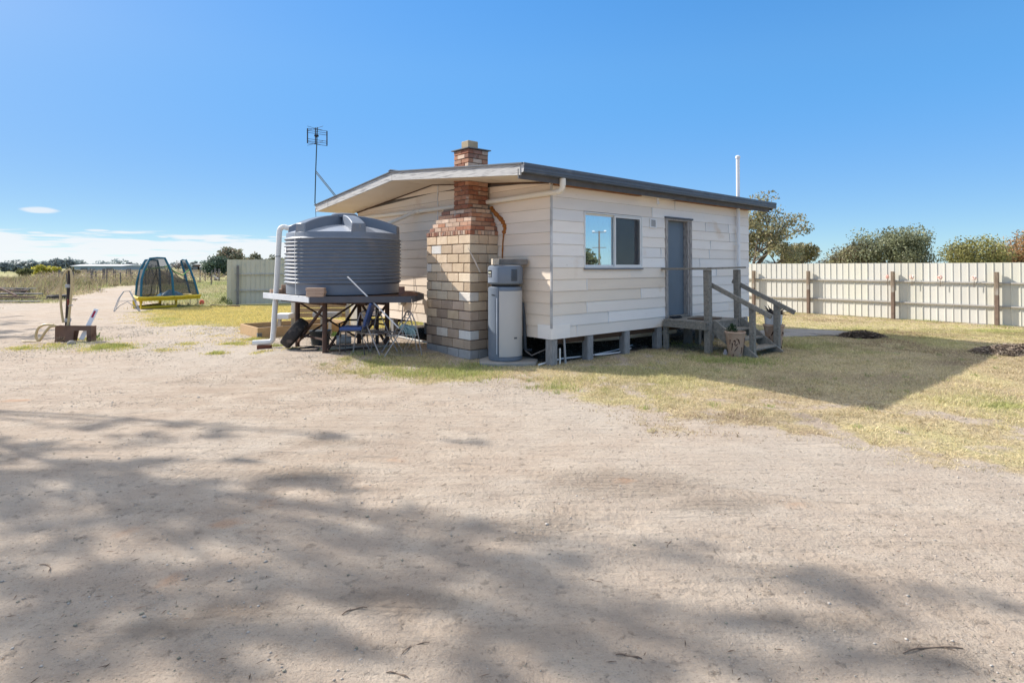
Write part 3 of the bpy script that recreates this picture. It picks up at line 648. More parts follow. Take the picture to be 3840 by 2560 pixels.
# front eave: fascia board, exposed brown timber, pale patch, gutter
fe = MB(); fe.bb(-OV+.0, 7.26, -.305, -.282, 2.985, 3.135); fe.build('eave_fascia', M('eave_fascia_board', (.125, .12, .12), (.09, .085, .085), sc=6, rough=.8, wear=(.20, .11, .06), wsc=2.5, wth=.68), house)
fe = MB(); fe.bb(.02, 2.35, -.12, -.024, 3.005, 3.05); fe.bb(3.35, 6.7, -.12, -.024, 3.01, 3.05); fe.build('exposed_eave_timber', M('raw_brown_timber', (.36, .17, .07), (.22, .10, .05), sc=6, rough=.9), house)
fe = MB(); fe.bb(2.33, 3.38, -.27, -.03, 3.004, 3.02); fe.build('pale_eave_lining', SOFFIT, house)
gt = MB(); g0, g1 = -.985, 7.42
prof = [(-.306, 3.222), (-.405, 3.222), (-.412, 3.214), (-.412, 3.172), (-.404, 3.168), (-.404, 3.148), (-.410, 3.144), (-.410, 3.118), (-.402, 3.113), (-.402, 3.09), (-.39, 3.075), (-.306, 3.075)]
gt.prism([(g0, y, z) for y, z in prof], (g1-g0, 0, 0)); gt.build('gutter', STEEL, house, False)
ge = MB(); ge.prism([(g0-.004, y, z) for y, z in prof], (.003, 0, 0)); ge.build('gutter_stop_end', M('stop_end', (.6, .6, .6), rough=.5), house)
# window
win = MB()
u0, u1, z0, z1 = .79, 2.47, 1.625, 2.62; um = 1.655
def frame(mb, a, b, c, d, y0, y1, t):
    mb.bb(a, a+t, y0, y1, c, d); mb.bb(b-t, b, y0, y1, c, d); mb.bb(a+t, b-t, y0, y1, c, c+t); mb.bb(a+t, b-t, y0, y1, d-t, d)
frame(win, u0+.002, u1-.002, z0+.002, z1-.002, -.035, .06, .022)
w = win.build('window', ALU, house, False, .002)
sash = MB(); frame(sash, u0+.026, um+.02, z0+.026, z1-.026, .012, .035, .03); sash.build('sash', ALU, w, False, .002)
sash = MB(); frame(sash, um-.02, u1-.026, z0+.026, z1-.026, -.024, .008, .034); sash.build('sash', ALU, w, False, .002)
p = MB(); p.bb(u0+.057, um-.011, .022, .026, z0+.057, z1-.057); p.build('pane', glass_mat('pane_glass', .62, (.86, .95, 1)), w)
p = MB(); p.bb(um+.015, u1-.061, -.008, -.005, z0+.061, z1-.061); p.build('insect_screen', clear_mat('fly_screen', (.10, .10, .11), .30, .9), w)
p = MB(); p.bb(um+.015, u1-.03, .046, .05, z0+.03, z1-.03); p.build('pane', glass_mat('pane_glass_b', .13), w)
p = MB()
for k in range(12): p.bb(u0+.03+k*.07, u0+.03+k*.07+.068, .14+.01*(k % 2), .15+.01*(k % 2), z0-.02, z1+.02)
p.build('blind', M('pale_blind', (.62, .66, .68), rough=.9), w)
s = MB(); s.bb(u0-.01, u1+.01, -.045, -.02, z0-.03, z0+.0); s.build('sill', M('sill_flashing', (.20, .21, .23), rough=.6), w)
# things on the inside sill: seen dimly through the screen
s = MB(); s.bb(1.95, 2.25, .6, .62, 2.0, 2.45); s.build('pale_cupboard', M('cupboard_cream', (.75, .70, .62), rough=.8), house)
# door
dm = MB(); dm.bb(3.335, 4.065, .075, .11, .64, 2.60); door = dm.build('door', DOORM, house, False, .002)
h_ = MB(); h_.lathe([(0.0, 0), (.018, 0), (.024, .012), (.02, .03), (0, .036)], (3.385, .075, 1.62), 12, R=Matrix.Rotation(radians(90), 3, 'X')); h_.build('handle', BLACKP, door, True)
dj = MB(); dj.bb(3.25, 3.33, -.04, .10, .6, 2.60); dj.bb(4.07, 4.115, -.03, .11, .6, 2.60); dj.bb(4.117, 4.21, -.045, -.0235, .6, 2.60); dj.bb(4.15, 4.175, -.052, -.046, .6, 2.60)
dj.bb(3.25, 4.21, -.04, .10, 2.603, 2.635); dj.build('door_frame', JAMB, house, False, .002)
dh = MB(); dh.bb(3.225, 4.235, -.062, -.0, 2.637, 2.672); dh.build('door_head', M('dark_head', (.13, .14, .16), rough=.8), house)
th = MB(); th.bb(3.33, 4.07, -.03, .10, .60, .637); th.build('threshold', GREYWOOD, house)
# vent grille
vn = MB(); frame(vn, 2.72, 2.93, 2.42, 2.60, -.04, -.023, .022); vn.bb(2.742, 2.908, -.027, -.0235, 2.442, 2.578, 1)
for k in range(9): vn.bar((2.742, -.034, 2.448+k*.0145), (2.908, -.034, 2.452+k*.0145), .008, .006)
vn.build('wall_vent', [WHITEP, BLACKP], house)
# light bulb under eave
lb = MB(); lb.lathe([(0, 0), (.03, 0), (.03, -.02), (.018, -.03), (.018, -.05)], (2.84, -.13, 3.003), 12); lb.lathe([(.016, -.05), (.03, -.07), (.036, -.095), (.028, -.12), (0, -.13)], (2.84, -.13, 3.003), 12)
lb.build('bulb', WHITEP, house, True)
# plumbing vent pipe
vp = MB(); vp.tube([(6.1, -.10, .05), (6.11, -.10, 1.2), (6.10, -.10, 3.4), (6.10, -.10, 4.24)], .042, 12); vp.lathe([(.042, 0), (.055, .0), (.055, .05), (.03, .07), (0, .075)], (6.1, -.10, 4.2), 12)
for z in (2.15, 1.1): vp.bb(6.03, 6.17, -.148, -.05, z, z+.012)
vp.build('vent_pipe', WHITEP, house, True)
# downpipe along the gable
def arc(c, a, b, r, n=6):
    """quarter bend from direction a to direction b round corner c"""
    c, a, b = Vector(c), Vector(a).normalized(), Vector(b).normalized()
    return [c-a*r+a*r*sin(t)+b*r*(1-cos(t)) for t in np.linspace(0, pi/2, n)]
dpz = 2.86
pt = [(-.085, -.345, 3.08), (-.085, -.345, 2.97)]+arc((-.085, -.345, 2.87), (0, 0, -1), (0, 1, 0), .09)+[(-.085, .1, 2.87), (-.085, 1.6, 2.855), (-.085, 4.0, 2.86), (-.085, DW, 2.90)]
dpb = MB(); dpb.tube(pt, .045, 14); dpb.tube([(-.085, -.345, 3.07), (-.085, -.345, 2.96)], .051, 14); dpb.tube([(-.085, -.27, 2.87), (-.085, -.22, 2.87)], .050, 14)
dpb.tube([(-.085, 3.95, 2.858), (-.085, 4.12, 2.862)], .053, 14)
dpp = dpb.build('downpipe', PVCW, house, True)
dpb = MB(); dpb.tube([(-.10, 4.08, 2.86), (-.42, 4.42, 2.66), (-.75, 4.62, 2.50)], .045, 12); dpb.build('branch_pipe', PVCW, dpp, True)
# chimney
cu0, cv0, cv1 = -.66, 1.37, 2.80
ch = MB(); ch.bb(cu0+.022, -.003, cv0+.022, cv1-.022, -.03, 2.225, 1); CH = .1715
rc_ = random.Random(5)
for i in range(13):
    z0 = i*CH+.004; z1 = z0+CH-.016
    low = i < 6
    def bc(i=i):
        q = rc_.random()
        if i == 0: c = (.40, .39, .38)
        elif q < .11: c = rc_.choice(PALE)
        elif i < 6: c = rc_.choice(BROWNB+TAN[:2]) if i > 3 else rc_.choice(BROWNB)
        else: c = rc_.choice(TAN+TAN+BROWNB[:1])
        k = rc_.uniform(.88, 1.12); return tuple(min(.85, x*k) for x in c)
    e = i % 2
    j = lambda: rc_.uniform(-.003, .003)
    # face toward -u
    ks = [cv0, cv0+.20, cv0+.56, cv0+.92, cv0+1.26, cv1] if e else [cv0, cv0+.36, cv0+.72, cv0+1.08, cv1]
    for a, b in zip(ks[:-1], ks[1:]):
        last = (a == cv0)
        dep = (.36 if e == 0 else .33) if last else .12
        if last:
            dep = .20 if not e else .38
            ch.bb(cu0+j()-.002, cu0+dep-.004, a+j(), b-.016, z0, z1, 0, bc())
        else: ch.bb(cu0+j()-.002, cu0+dep, a+.0, b-.016, z0+j(), z1+j(), 0, bc())
    # face toward -v
    s0 = .20 if not e else .38
    ks = [cu0+s0+.004, cu0+.42 if not e else -.006] + ([-.006] if not e else [])
    for a, b in zip(ks[:-1], ks[1:]): ch.bb(a, b-.016, cv0+j()-.001, cv0+.11, z0, z1, 0, bc())
    ks = [-.20, -.006] ; ch.bb(cu0+.13, -.006, cv1-.11, cv1+j(), z0, z1, 0, bc())
def brick_ring(mb, ua, ub, va, vb, z0, h, L, off, pal, tone=1, core=True):
    if core: mb.bb(ua+.018, ub-.0, va+.018, vb-.018, z0-.01, z0+h, 1)
    def run(a, b, o):
        ks = [a]; k = a+(L*o if o else L)
        while k < b-.05: ks.append(k); k += L
        ks.append(b); return list(zip(ks[:-1], ks[1:]))
    def cc():
        c = rc_.choice(pal); k = rc_.uniform(.82, 1.15)*tone; return tuple(min(.8, x*k) for x in c)
    jj = lambda: rc_.uniform(-.004, .004)
    first = True
    for a, b in run(va, vb, off):
        mb.bb(ua+jj(), ua+(.105 if not first else (.23 if off else .105)), a+(jj() if first else 0), b-.012, z0+.002, z0+h-.012, 0, cc()); first = False
    st0 = ua+(.235 if off else .11)
    for a, b in run(st0, ub, 0 if off else .9): mb.bb(a, b-.012, va+jj(), va+.10, z0+.002, z0+h-.012, 0, cc())
    mb.bb(ua+.11, ub, vb-.10, vb+jj(), z0+.002, z0+h-.008, 0, cc())
bk = MB()
z = 2.225
brick_ring(bk, cu0-.004, -.003, cv0-.004, cv1+.004, z, .088, .078, 0, REDS+CREAMS, .95); z += .088
for k in range(5):
    d = .034*(k+1); brick_ring(bk, cu0+.032*(k+1), -.003-.012*k, cv0+.036*(k+1)-.01, cv1-.055*(k+1), z, .081, .235, k % 2*.5, REDS+CREAMS+CREAMS, 1.05); z += .081
bk.bb(-.50, -.07, 1.60, 2.45, z-.01, z+.03, 1)
zn = z
while z < 3.80:
    hh_ = .084; brick_ring(bk, -.53, -.06, 1.60, 2.07, z, hh_, .235, .5*(int((z-zn)/.084+.5) % 2), REDS[:4]+REDS[:3]+CREAMS[:1] if z < 3.3 else REDS+CREAMS, .8 if z < 3.3 else 1.0); z += hh_
chim = ch.build('chimney', [BLOCKM, MORTAR], house, False, .010, 2)
bo = bk.build('brick_stack', [BRICKM, MORTAR], chim, False, .004)
cp = MB(); cp.bb(-.565, -.025, 1.565, 2.105, z+.002, z+.018); cp.build('cap_slab', M('slate_cap', (.20, .20, .20), rough=.8), chim)
cp = MB(); cp.bb(-.43, -.20, 1.74, 1.96, z+.02, z+.185); cp.build('cap_block', M('cap_block', (.42, .35, .24), (.34, .28, .19), rough=.95, bump=.004, bsc=30), chim, False, .008)
fm = MB(); fpts = [(-.03, 1.56, 2.76), (-.04, 1.50, 2.70), (-.035, 1.38, 2.60), (-.035, 1.27, 2.52), (-.03, 1.19, 2.44), (-.03, 1.16, 2.34), (-.03, 1.20, 2.24), (-.03, 1.22, 2.1), (-.03, 1.23, 1.95), (-.03, 1.24, 1.75)]
ff = []; fr_ = []
for a, b in zip(fpts[:-1], fpts[1:]):
    for t in np.linspace(0, 1, 5)[:-1]: ff.append(Vector(a).lerp(Vector(b), t)); fr_.append(random.uniform(.022, .05) if a[2] > 2.25 else random.uniform(.008, .016))
fm.tube(ff, fr_, 8); fm.build('foam_seal', FOAM, chim, True)
# loose wires and pipes under the floor
def pipe(nm, pts, r, mat, label, cat='pipe', parent=None, group=None, n=8):
    mb = MB(); pts = [Vector(p) for p in pts]; o = pts[0].copy(); mb.tube([p-o for p in pts], r, n); ob = mb.build(nm, mat, parent, True); ob.location = o
    return tag(ob, label, cat, group) if parent is None else ob
pipe('waste_pipe', [W(.8, .55, .30), W(2.2, .55, .24), W(4.2, .5, .22), W(4.5, .6, .2)], .055, PVCW, 'thick cream waste pipe hung under the cabin floor behind the front stumps', n=12)
pipe('water_pipe', [W(-.2, .10, .03), W(.5, .25, .04), W(1.2, .15, .04), W(2.0, .30, .03), W(2.9, .55, .03)], .014, WHITEP, 'long white pipe lying on soil along the front stumps')
pipe('water_pipe', [W(1.15, .05, .06), W(1.5, .12, .03), W(1.9, .10, .03), W(2.4, .2, .05)], .012, WHITEP, 'short curved white pipe lying on soil between the second and third front stumps')
pipe('stub_pipe', [W(.22, .02, -.02), W(.22, .02, .27)], .016, PVC, 'short white stub pipe standing beside the corner stump')
pipe('stub_pipe', [W(.36, .02, -.02), W(.34, .04, .44)], .02, GALV, 'taller grey pipe standing right of the corner stump')
pipe('drain_pipe', [W(-.04, .93, 1.05), W(-.06, .80, 1.08), W(-.08, .62, 1.0), W(-.08, .58, .6), W(-.08, .56, .22), W(.05, .55, .2)], .028, M('black_lagging', (.06, .07, .085), rough=.7), 'dark lagged pipe bending down the wall behind the water heater')
pipe('copper_pipe', [W(-.08, .56, .20), W(.0, .48, .12), W(.2, .3, .24), W(.35, .2, .36)], .012, M('dull_copper', (.28, .23, .2), rough=.6), 'thin bent grey pipe slanting up under the cabin beside the water heater')
pipe('white_tube', [W(-.1, 3.1, .06), W(-.15, 3.8, .05), W(-.3, 4.6, .10)], .022, PVC, 'pale pipe lying on the ground along the gable wall left of the chimney')

# ------------------------------------------------------------------ porch with steps
po = thing('timber_porch', 'grey weathered timber porch with steps and handrails at the cabin door', 'porch', W(3.2, 0, 0), HA)
def pp(u, v, z): return (u-3.2, v, z)
d = MB()
for k in range(7):
    v = -.07-k*.137; d.bb(-.10, 1.22, v-.133, v-.003, .565, .60+random.uniform(-.003, .003))
d.build('deck', GREYWOOD, po, False, .004)
d = MB(); d.bb(-.105, -.062, -1.0, -.05, .45, .563); d.bb(-.06, 1.2, -1.02, -.98, .45, .563); d.bb(1.16, 1.2, -.97, -.05, .45, .563); d.build('bearer', GREYWOOD, po, False, .003)
for (u, v, w, h, b) in ((.03, -.985, .115, 1.585, 0), (1.16, -.99, .11, 1.59, 0), (.20, -1.77, .09, .93, 0), (1.25, -1.735, .10, .97, 0), (-.02, -.08, .09, .45, 0), (1.10, -.12, .10, .45, 0)):
    m_ = MB(); m_.box((0, 0, h/2-.02), (w, w, h+.04)); o = m_.build('post', GREYWOOD, po, False, .004); o.location = (u, v-.0, 0); o.rotation_euler = (random.uniform(-.01, .01), random.uniform(-.012, .012), random.uniform(-.05, .05))
for a, b, w, h in (((-.06, -.02, 1.605), (-.02, -1.06, 1.61), .09, .04), ((-.06, -1.06, 1.615), (1.30, -1.05, 1.635), .09, .036)):
    m_ = MB(); m_.bar(a, b, w, h); m_.build('top_rail', GREYWOOD, po, False, .004)
for a, b in (((.12, -.93, 1.33), (.12, -2.15, .765)), ((1.19, -.86, 1.36), (1.19, -2.10, .78))):
    m_ = MB(); m_.bar(a, b, .045, .085); m_.build('handrail', GREYWOOD, po, False, .004)
for u in (.115, 1.15):
    m_ = MB(); y0, y1 = -.96, -1.86
    m_.prism([(0, -.99, .62), (0, -1.09, .62), (0, -1.90, .03), (0, -1.80, -.02), (0, -1.62, -.02), (0, -.99, .40)], (.04, 0, 0)); o = m_.build('stringer', GREYWOOD, po, False, .003); o.location = (u, 0, 0)
for k, (v, z) in enumerate(((-1.13, .44), (-1.38, .29), (-1.64, .14))):
    m_ = MB(); m_.bb(.156, 1.148, v-.13, v+.12, z-.035, z+.003); m_.build('tread', GREYWOOD, po, False, .005)
# mat and rag on the porch
m_ = MB(); m_.box((0, 0, .008), (.60, .42, .014)); o = m_.build('door_mat', M('coir_mat', (.13, .09, .06), rough=1, bump=.01, bsc=90), None, False, .004); o.location = W(3.72, -.62, .603); o.rotation_euler = (0, 0, HA); tag(o, 'brown coir door mat lying on the timber porch', 'door mat')
m_ = MB(); 
for k in range(5):
    a = [(random.uniform(-.2, .2), random.uniform(-.06, .06), .012+random.uniform(0, .02)) for _ in range(6)]; a.sort(); m_.tube(a, .014, 6)
o = m_.build('dark_rag', M('rag', (.025, .03, .04), rough=.9), None, True); o.location = W(3.42, -.16, .606); o.rotation_euler = (0, 0, HA); tag(o, 'crumpled dark cloth strap lying on the porch against the door threshold', 'cloth')

# ------------------------------------------------------------------ pots
def pot(c, s, label, seed, plant=None):
    r = random.Random(seed)
    t = thing('terracotta_pot', label, 'pot', c, 0, 'carved terracotta pots by the steps')
    m_ = MB(); prof = [(0, 0), (.13, 0), (.135, .01), (.165, .22), (.19, .43), (.205, .50), (.215, .505), (.218, .53), (.21, .545), (.19, .545), (.185, .50), (.182, .49), (0, .485)]
    m_.lathe([(a*s, b*s) for a, b in prof], n=36)
    e = m_
    def rad(z): return (.135+(.19-.135)*z/.43)*s if z < .43 else .2*s
    for k in range(15):
        a = r.uniform(-2.9, .1); z = r.uniform(.07, .40); pts = []; da = r.uniform(-.35, .35); dz = r.uniform(-.12, .12); cv = r.uniform(-.35, .35)
        for q in np.linspace(0, 1, 9):
            aa = a+da*q*1.2+cv*.35*sin(q*pi); zz = min(.43, max(.04, z+dz*q+cv*.14*sin(q*pi*1.3))); R_ = rad(zz)+.001
            pts.append((R_*cos(aa), R_*sin(aa), zz*s))
        e.tube(pts, [.014*s*sin(pi*(.15+.7*q))*r.uniform(.6, 1.1) for q in np.linspace(0, 1, 9)], 5, 1)
    e.build('pot_body', [TERRA, CARVE], t, True)
    s_ = MB(); s_.lathe([(.18*s, .495*s), (0, .50*s)], n=24); s_.build('potting_soil', DIRT, t)
    return t
pc = G(2768, 1342); pc.z = 0
pot(pc+Vector((0, .13, 0)), .86, 'carved terracotta pot in front of the near stair post, holding a small bushy plant', 2)
def bushlet(name, c, n, rad, h, col, label, cat, lw=.02, stiff=False):
    r = random.Random(int(c[0]*100)); v = []; cl = []
    for k in range(n):
        a = r.uniform(0, 2*pi); el = r.uniform(.2, 1.5); rr = rad*r.uniform(.35, 1)
        p = Vector((cos(a)*cos(el)*rr, sin(a)*cos(el)*rr, sin(el)*h*r.uniform(.4, 1)))
        d_ = Vector((cos(a)*cos(el), sin(a)*cos(el), sin(el)+.2)).normalized(); L_ = r.uniform(.6, 1.3)*lw*2.2; s_ = d_.cross(Vector((r.random(), r.random(), r.random()))).normalized()*lw*.45
        for q in (p-s_, p+d_*L_*.5+s_*.6, p+d_*L_, p+s_): v.append(tuple(q))
        kk = r.uniform(.6, 1.35); cl += [tuple(x*kk for x in col)]*4
    o = np_mesh(name, np.array(v), 4, GRASSM, np.array(cl)); o.location = c
    return tag(o, label, cat)
bushlet('potted_plant', pc+Vector((-.06, .13, .41)), 420, .13, .20, (.045, .10, .045), 'small dark green bushy plant growing in the near carved pot', 'plant', .018)
pc2 = G(2922, 1316); pot(pc2+Vector((-.02, .18, 0)), .93, 'carved terracotta pot behind the far stair post, carrying a white planter', 5)
t = thing('white_planter', 'white plastic planter standing on the rim of the farther carved pot', 'planter', pc2+Vector((-.03, .18, .508)))
m_ = MB(); m_.lathe([(0, .001), (.15, .0), (.155, .02), (.172, .19), (.178, .2), (.17, .2), (.16, .17), (0, .165)], n=28); m_.build('planter_body', WHITEP, t, True)
m_ = MB(); r = random.Random(4)
for k in range(46):
    a = r.uniform(0, 2*pi); el = r.uniform(-.1, 1.1); L_ = r.uniform(.12, .25); b0 = Vector((cos(a)*.06, sin(a)*.06, .0)); d_ = Vector((cos(a)*cos(el), sin(a)*cos(el), sin(el)))
    m_.tube([b0, b0+d_*L_*.55+Vector((0, 0, .02)), b0+d_*L_+Vector((0, 0, .0))], [.008, .012, .002], 5)
o = m_.build('spiky_succulent', M('dark_succulent', (.045, .045, .045), (.075, .055, .05), rough=.6), None, True); o.location = pc2+Vector((-.03, .18, .70)); tag(o, 'spiky dark succulent growing in the white planter', 'plant')
# a plain pot below the porch
t = thing('plastic_pot', 'small grey pot with a leafy plant standing under the porch', 'pot', W(4.75, -.1, 0)); m_ = MB(); m_.lathe([(0, 0), (.10, 0), (.135, .27), (.145, .28), (.13, .28), (0, .26)], n=20); m_.build('pot_body', M('grey_pot', (.25, .26, .24), rough=.7), t, True)
bushlet('shade_plant', W(4.75, -.1, .27), 150, .15, .18, (.06, .13, .05), 'leafy green plant growing in the pot under the porch', 'plant', .03)
# sneakers
for k, (px, lab) in enumerate(((2720, 'left sneaker of a white pair under the stair stringer'), (2741, 'right sneaker of a white pair under the stair stringer'))):
    c = G(px, 1328+k*3); t = thing('sneaker', lab, 'shoe', c, radians(70+k*25), 'pair of white sneakers')
    m_ = MB(); 
    secs = [(-.12, .030, .085), (-.07, .034, .10), (-.02, .034, .085), (.04, .040, .062), (.09, .042, .045), (.12, .03, .03)]
    for (a, b_, h1), (a2, b2, h2) in zip(secs[:-1], secs[1:]):
        m_.add([(a, -b_, .02), (a, b_, .02), (a, b_*.6, h1), (a, -b_*.6, h1), (a2, -b2, .02), (a2, b2, .02), (a2, b2*.6, h2), (a2, -b2*.6, h2)], [(0, 4, 7, 3), (1, 2, 6, 5), (3, 7, 6, 2), (0, 3, 2, 1), (4, 5, 6, 7)])
    m_.build('upper', M('shoe_upper', (.66, .64, .66), (.5, .46, .5), sc=30, rough=.8), t, True)
    m_ = MB(); m_.prism([(-.13, -.036, 0), (.0, -.036, 0), (.09, -.045, 0), (.132, -.02, 0), (.132, .02, 0), (.09, .045, 0), (0, .036, 0), (-.13, .036, 0)], (0, 0, .021)); m_.build('sole', WHITEP, t)

# ------------------------------------------------------------------ heat-pump water heater
HW = Vector((-.115, 9.90, 0))
sl = MB(); pts = [(-.42, -.36), (-.15, -.44), (.2, -.42), (.52, -.30), (.56, .0), (.3, .35), (-.3, .35), (-.45, .05)]
sl.prism([(x, y, -.03) for x, y in pts], (0, 0, .088)); o = sl.build('concrete_slab', CONC, None, False, .012, 2); o.location = HW; tag(o, 'rough concrete slab under the tall water heater', 'slab')
wh = thing('water_heater', 'tall round grey heat pump water heater beside the block chimney', 'water heater', HW+Vector((0, 0, .06)))
def part_cyl(mb, r, z0, z1, a0, a1, n=24, th=.012, mi=0):
    A = [radians(a0+(a1-a0)*k/n) for k in range(n+1)]
    o_ = [(r*cos(a), r*sin(a)) for a in A]; i_ = [((r-th)*cos(a), (r-th)*sin(a)) for a in A]
    vs = [(x, y, z) for z in (z0, z1) for x, y in o_]+[(x, y, z) for z in (z0, z1) for x, y in i_]; m = n+1
    fs = []
    for k in range(n): fs += [(k, k+1, m+k+1, m+k), (2*m+k+1, 2*m+k, 3*m+k, 3*m+k+1), (m+k, m+k+1, 3*m+k+1, 3*m+k), (k+1, k, 2*m+k, 2*m+k+1)]
    fs += [(0, m, 3*m, 2*m), (n, 2*m+n, 3*m+n, m+n)]
    mb.add(vs, fs, mi)
RH = .292
m_ = MB(); m_.lathe([(0, 0), (.27, 0), (.285, .01), (.288, .07), (.28, .075), (.279, 1.18), (.286, 1.185), (.286, 1.215), (.275, 1.245), (.24, 1.252), (0, 1.253)], n=48); m_.build('tank_body', HSLATE, wh, True)
m_ = MB(); part_cyl(m_, RH, .078, 1.18, 249.5, 420, 40); m_.build('pale_panel', HPANEL, wh, 30)
m_ = MB(); part_cyl(m_, RH+.004, .06, 1.235, 150, 247.5, 24, .02); m_.bar((-.163, -.249, .12), (-.163, -.249, 1.05), .010, .01, 0); m_.build('slate_panel', HSLATE, wh, 30)
m_ = MB(); m_.tube([(-.142, -.262, .12), (-.142, -.262, 1.06)], .008, 6); m_.build('drip_groove', M('groove_white', (.55, .6, .66), rough=.3), wh)
m_ = MB(); m_.lathe([(0, 1.255), (.24, 1.255), (.24, 1.285), (0, 1.285)], n=32); m_.build('neck', BLACKP, wh, True)
m_ = MB(); m_.lathe([(0, 1.286), (.26, 1.286), (.292, 1.305), (.300, 1.33), (.302, 1.56), (.292, 1.595), (.262, 1.612), (0, 1.614)], n=48); hd = m_.build('heat_pump_head', HSLATE, wh, True)
m_ = MB(); part_cyl(m_, .307, 1.32, 1.575, 195, 246, 14, .008); m_.build('control_panel', M('heater_light_slate', (.28, .32, .38), rough=.35), hd, 30)
def onc(a, r, z): return Vector((r*cos(radians(a)), r*sin(radians(a)), z))
m_ = MB(); part_cyl(m_, .3095, 1.41, 1.53, 199.5, 222, 6, .004); m_.build('keypad', BLACKP, hd)
m_ = MB(); part_cyl(m_, .3105, 1.475, 1.505, 202, 219, 6, .002); m_.build('display', M('lcd', (.62, .62, .48), rough=.3), hd)
m_ = MB()
for q in range(4):
    for k in range(2):
        p_ = onc(202.5+q*5.3, .3112, 1.425+k*.022); m_.lathe([(.0065, 0), (.0065, .003), (0, .003)], p_, 8, R=Matrix.Rotation(radians(202.5+q*5.3), 3, 'Z') @ Matrix.Rotation(radians(90), 3, 'Y'))
m_.build('button', WHITEP, hd)
m_ = MB()
for k in range(17): part_cyl(m_, .304, 1.35+k*.0118, 1.3555+k*.0118, 290, 312, 6, .006)
m_.build('vent_slot', BLACKP, hd)
m_ = MB(); part_cyl(m_, RH+.003, .375, .405, 301, 313, 4, .004); m_.build('badge', M('badge_grey', (.12, .12, .13), rough=.4), wh)
# small white maker's mark
tx = bpy.data.curves.new('maker_mark', 'FONT'); tx.body = 'Midea'; tx.size = .036; tx.extrude = .0008; tx.align_x = 'CENTER'
tmp = bpy.data.objects.new('tmp', tx); COL.objects.link(tmp); bpy.context.view_layer.update(); tm = bpy.data.meshes.new_from_object(tmp); bpy.data.objects.remove(tmp); to = bpy.data.objects.new('maker_mark', tm); COL.objects.link(to); to.parent = wh; tm.materials.clear(); tm.materials.append(WHITEP); a = 228
to.location = onc(a, RH+.0065, 1.10); to.rotation_euler = (radians(90), 0, radians(a+90)); pass
m_ = MB(); m_.box((0, 0, .055), (.60, .17, .10)); o = m_.build('timber_block', M('old_sleeper', (.27, .24, .21), (.18, .16, .14), sc=9, rough=.9, bump=.004, bsc=30, st=(1, 4, 4)), None, False, .008, 2); o.location = HW+Vector((.075, .03, 1.676)); o.rotation_euler = (0, 0, radians(8)); tag(o, 'long weathered grey timber block lying on top of the water heater', 'timber block')
m_ = MB(); m_.box((0, 0, .055), (.11, .16, .105)); m_.build; o = m_.build('timber_offcut', M('sawn_end', (.60, .53, .43), (.40, .33, .25), sc=20, rough=.9, st=(6, 1, 1.5), bump=.003, bsc=30), None, False, .006); o.location = HW+Vector((-.172, -.13, 1.676)); o.rotation_euler = (0, 0, radians(12)); tag(o, 'short pale sawn timber offcut on the left end of the water heater top', 'timber block')
m_ = MB(); m_.tube([(0, 0, 0), (.1, -.12, -.19), (.22, -.24, -.42)], .006, 5); m_.tube([(0, 0, 0), (.12, -.10, -.20), (.23, -.23, -.43)], .004, 5)
o = m_.build('probe_cord', M('pale_cord', (.5, .45, .4), rough=.7), None, True); o.location = W(-.665, 1.42, 1.98); tag(o, 'thin pale cords running from the chimney blocks to the water heater', 'cord')

# ------------------------------------------------------------------ rainwater tank on its stand
TC = Vector((-3.36, 11.48, 0)); ZP = 1.115; DT = Vector((.24, -.82, 0)); OC = Vector((-3.60, 12.30, 0))
plat = thing('tank_stand', 'rusty steel tank stand with braced legs and grey edge channels', 'stand', TC)
PP = [(Vector(p)-OC)*.935 for p in ((-3.85, 10.93, 0), (-1.93, 11.03, 0), (-1.88, 12.1, 0), (-2.3, 13.5, 0), (-4.4, 14.0, 0), (-5.45, 12.62, 0))]
m_ = MB(); m_.prism([(p.x, p.y, ZP-.045) for p in PP], (0, 0, .043)); m_.build('deck_board', DARKWOOD, plat)
EDG = [STEEL, STEEL, STEEL, STEEL, STEEL, GALV]
for i in range(6):
    a, b = PP[i], PP[(i+1) % 6]; m_ = MB(); d_ = (b-a).normalized(); nn = Vector((d_.y, -d_.x, 0)); k = nn*.012
    m_.bar(a+k+Vector((0, 0, ZP-.052)), b+k+Vector((0, 0, ZP-.052)), .02, .112); m_.build('edge_channel', M('edge_grey', (.10, .10, .115), (.085, .085, .095), rough=.7) if i != 5 else M('edge_white', (.66, .68, .70), (.55, .57, .60), sc=3, rough=.45), plat, False, .003)
LG = [(Vector(p)-OC)*.935 for p in ((-3.65, 11.2, 0), (-4.62, 12.38, 0), (-3.42, 12.85, 0), (-2.60, 11.95, 0))]
for p in LG:
    m_ = MB(); m_.tube([(0, 0, -.03), (0, 0, ZP-.10)], .045, 12); o = m_.build('leg', RUST, plat, True); o.location = p
def brace(a, b, za, zb, w=.035): m_ = MB(); m_.bar(LG[a]+Vector((0, 0, za)), LG[b]+Vector((0, 0, zb)), w, w); m_.build('brace', RUST, plat, False, .003)
brace(0, 1, .95, .12, .045); brace(0, 3, .10, .12); brace(3, 2, .12, .95, .04); brace(2, 3, .10, .92, .04); brace(1, 2, .15, .95); brace(2, 1, .15, .95); brace(0, 2, .06, .93, .04); brace(1, 0, .3, .32); brace(2, 3, .52, .52, .03)
m_ = MB()
for k in range(4): m_.bar(PP[5].lerp(PP[4], .1+k*.2)*.85+Vector((0, 0, ZP-.13)), PP[0].lerp(PP[1], .1+k*.25)*.85+Vector((0, 0, ZP-.13)), .05, .08)
m_.build('bearer', RUST, plat)
tk = thing('water_tank', 'big round slate grey ribbed plastic water tank on a steel stand', 'water tank', TC+Vector((0, 0, ZP)))
RT = 1.10; prof = [(0, .0), (RT-.05, 0), (RT-.02, .02), (RT-.015, .20)]
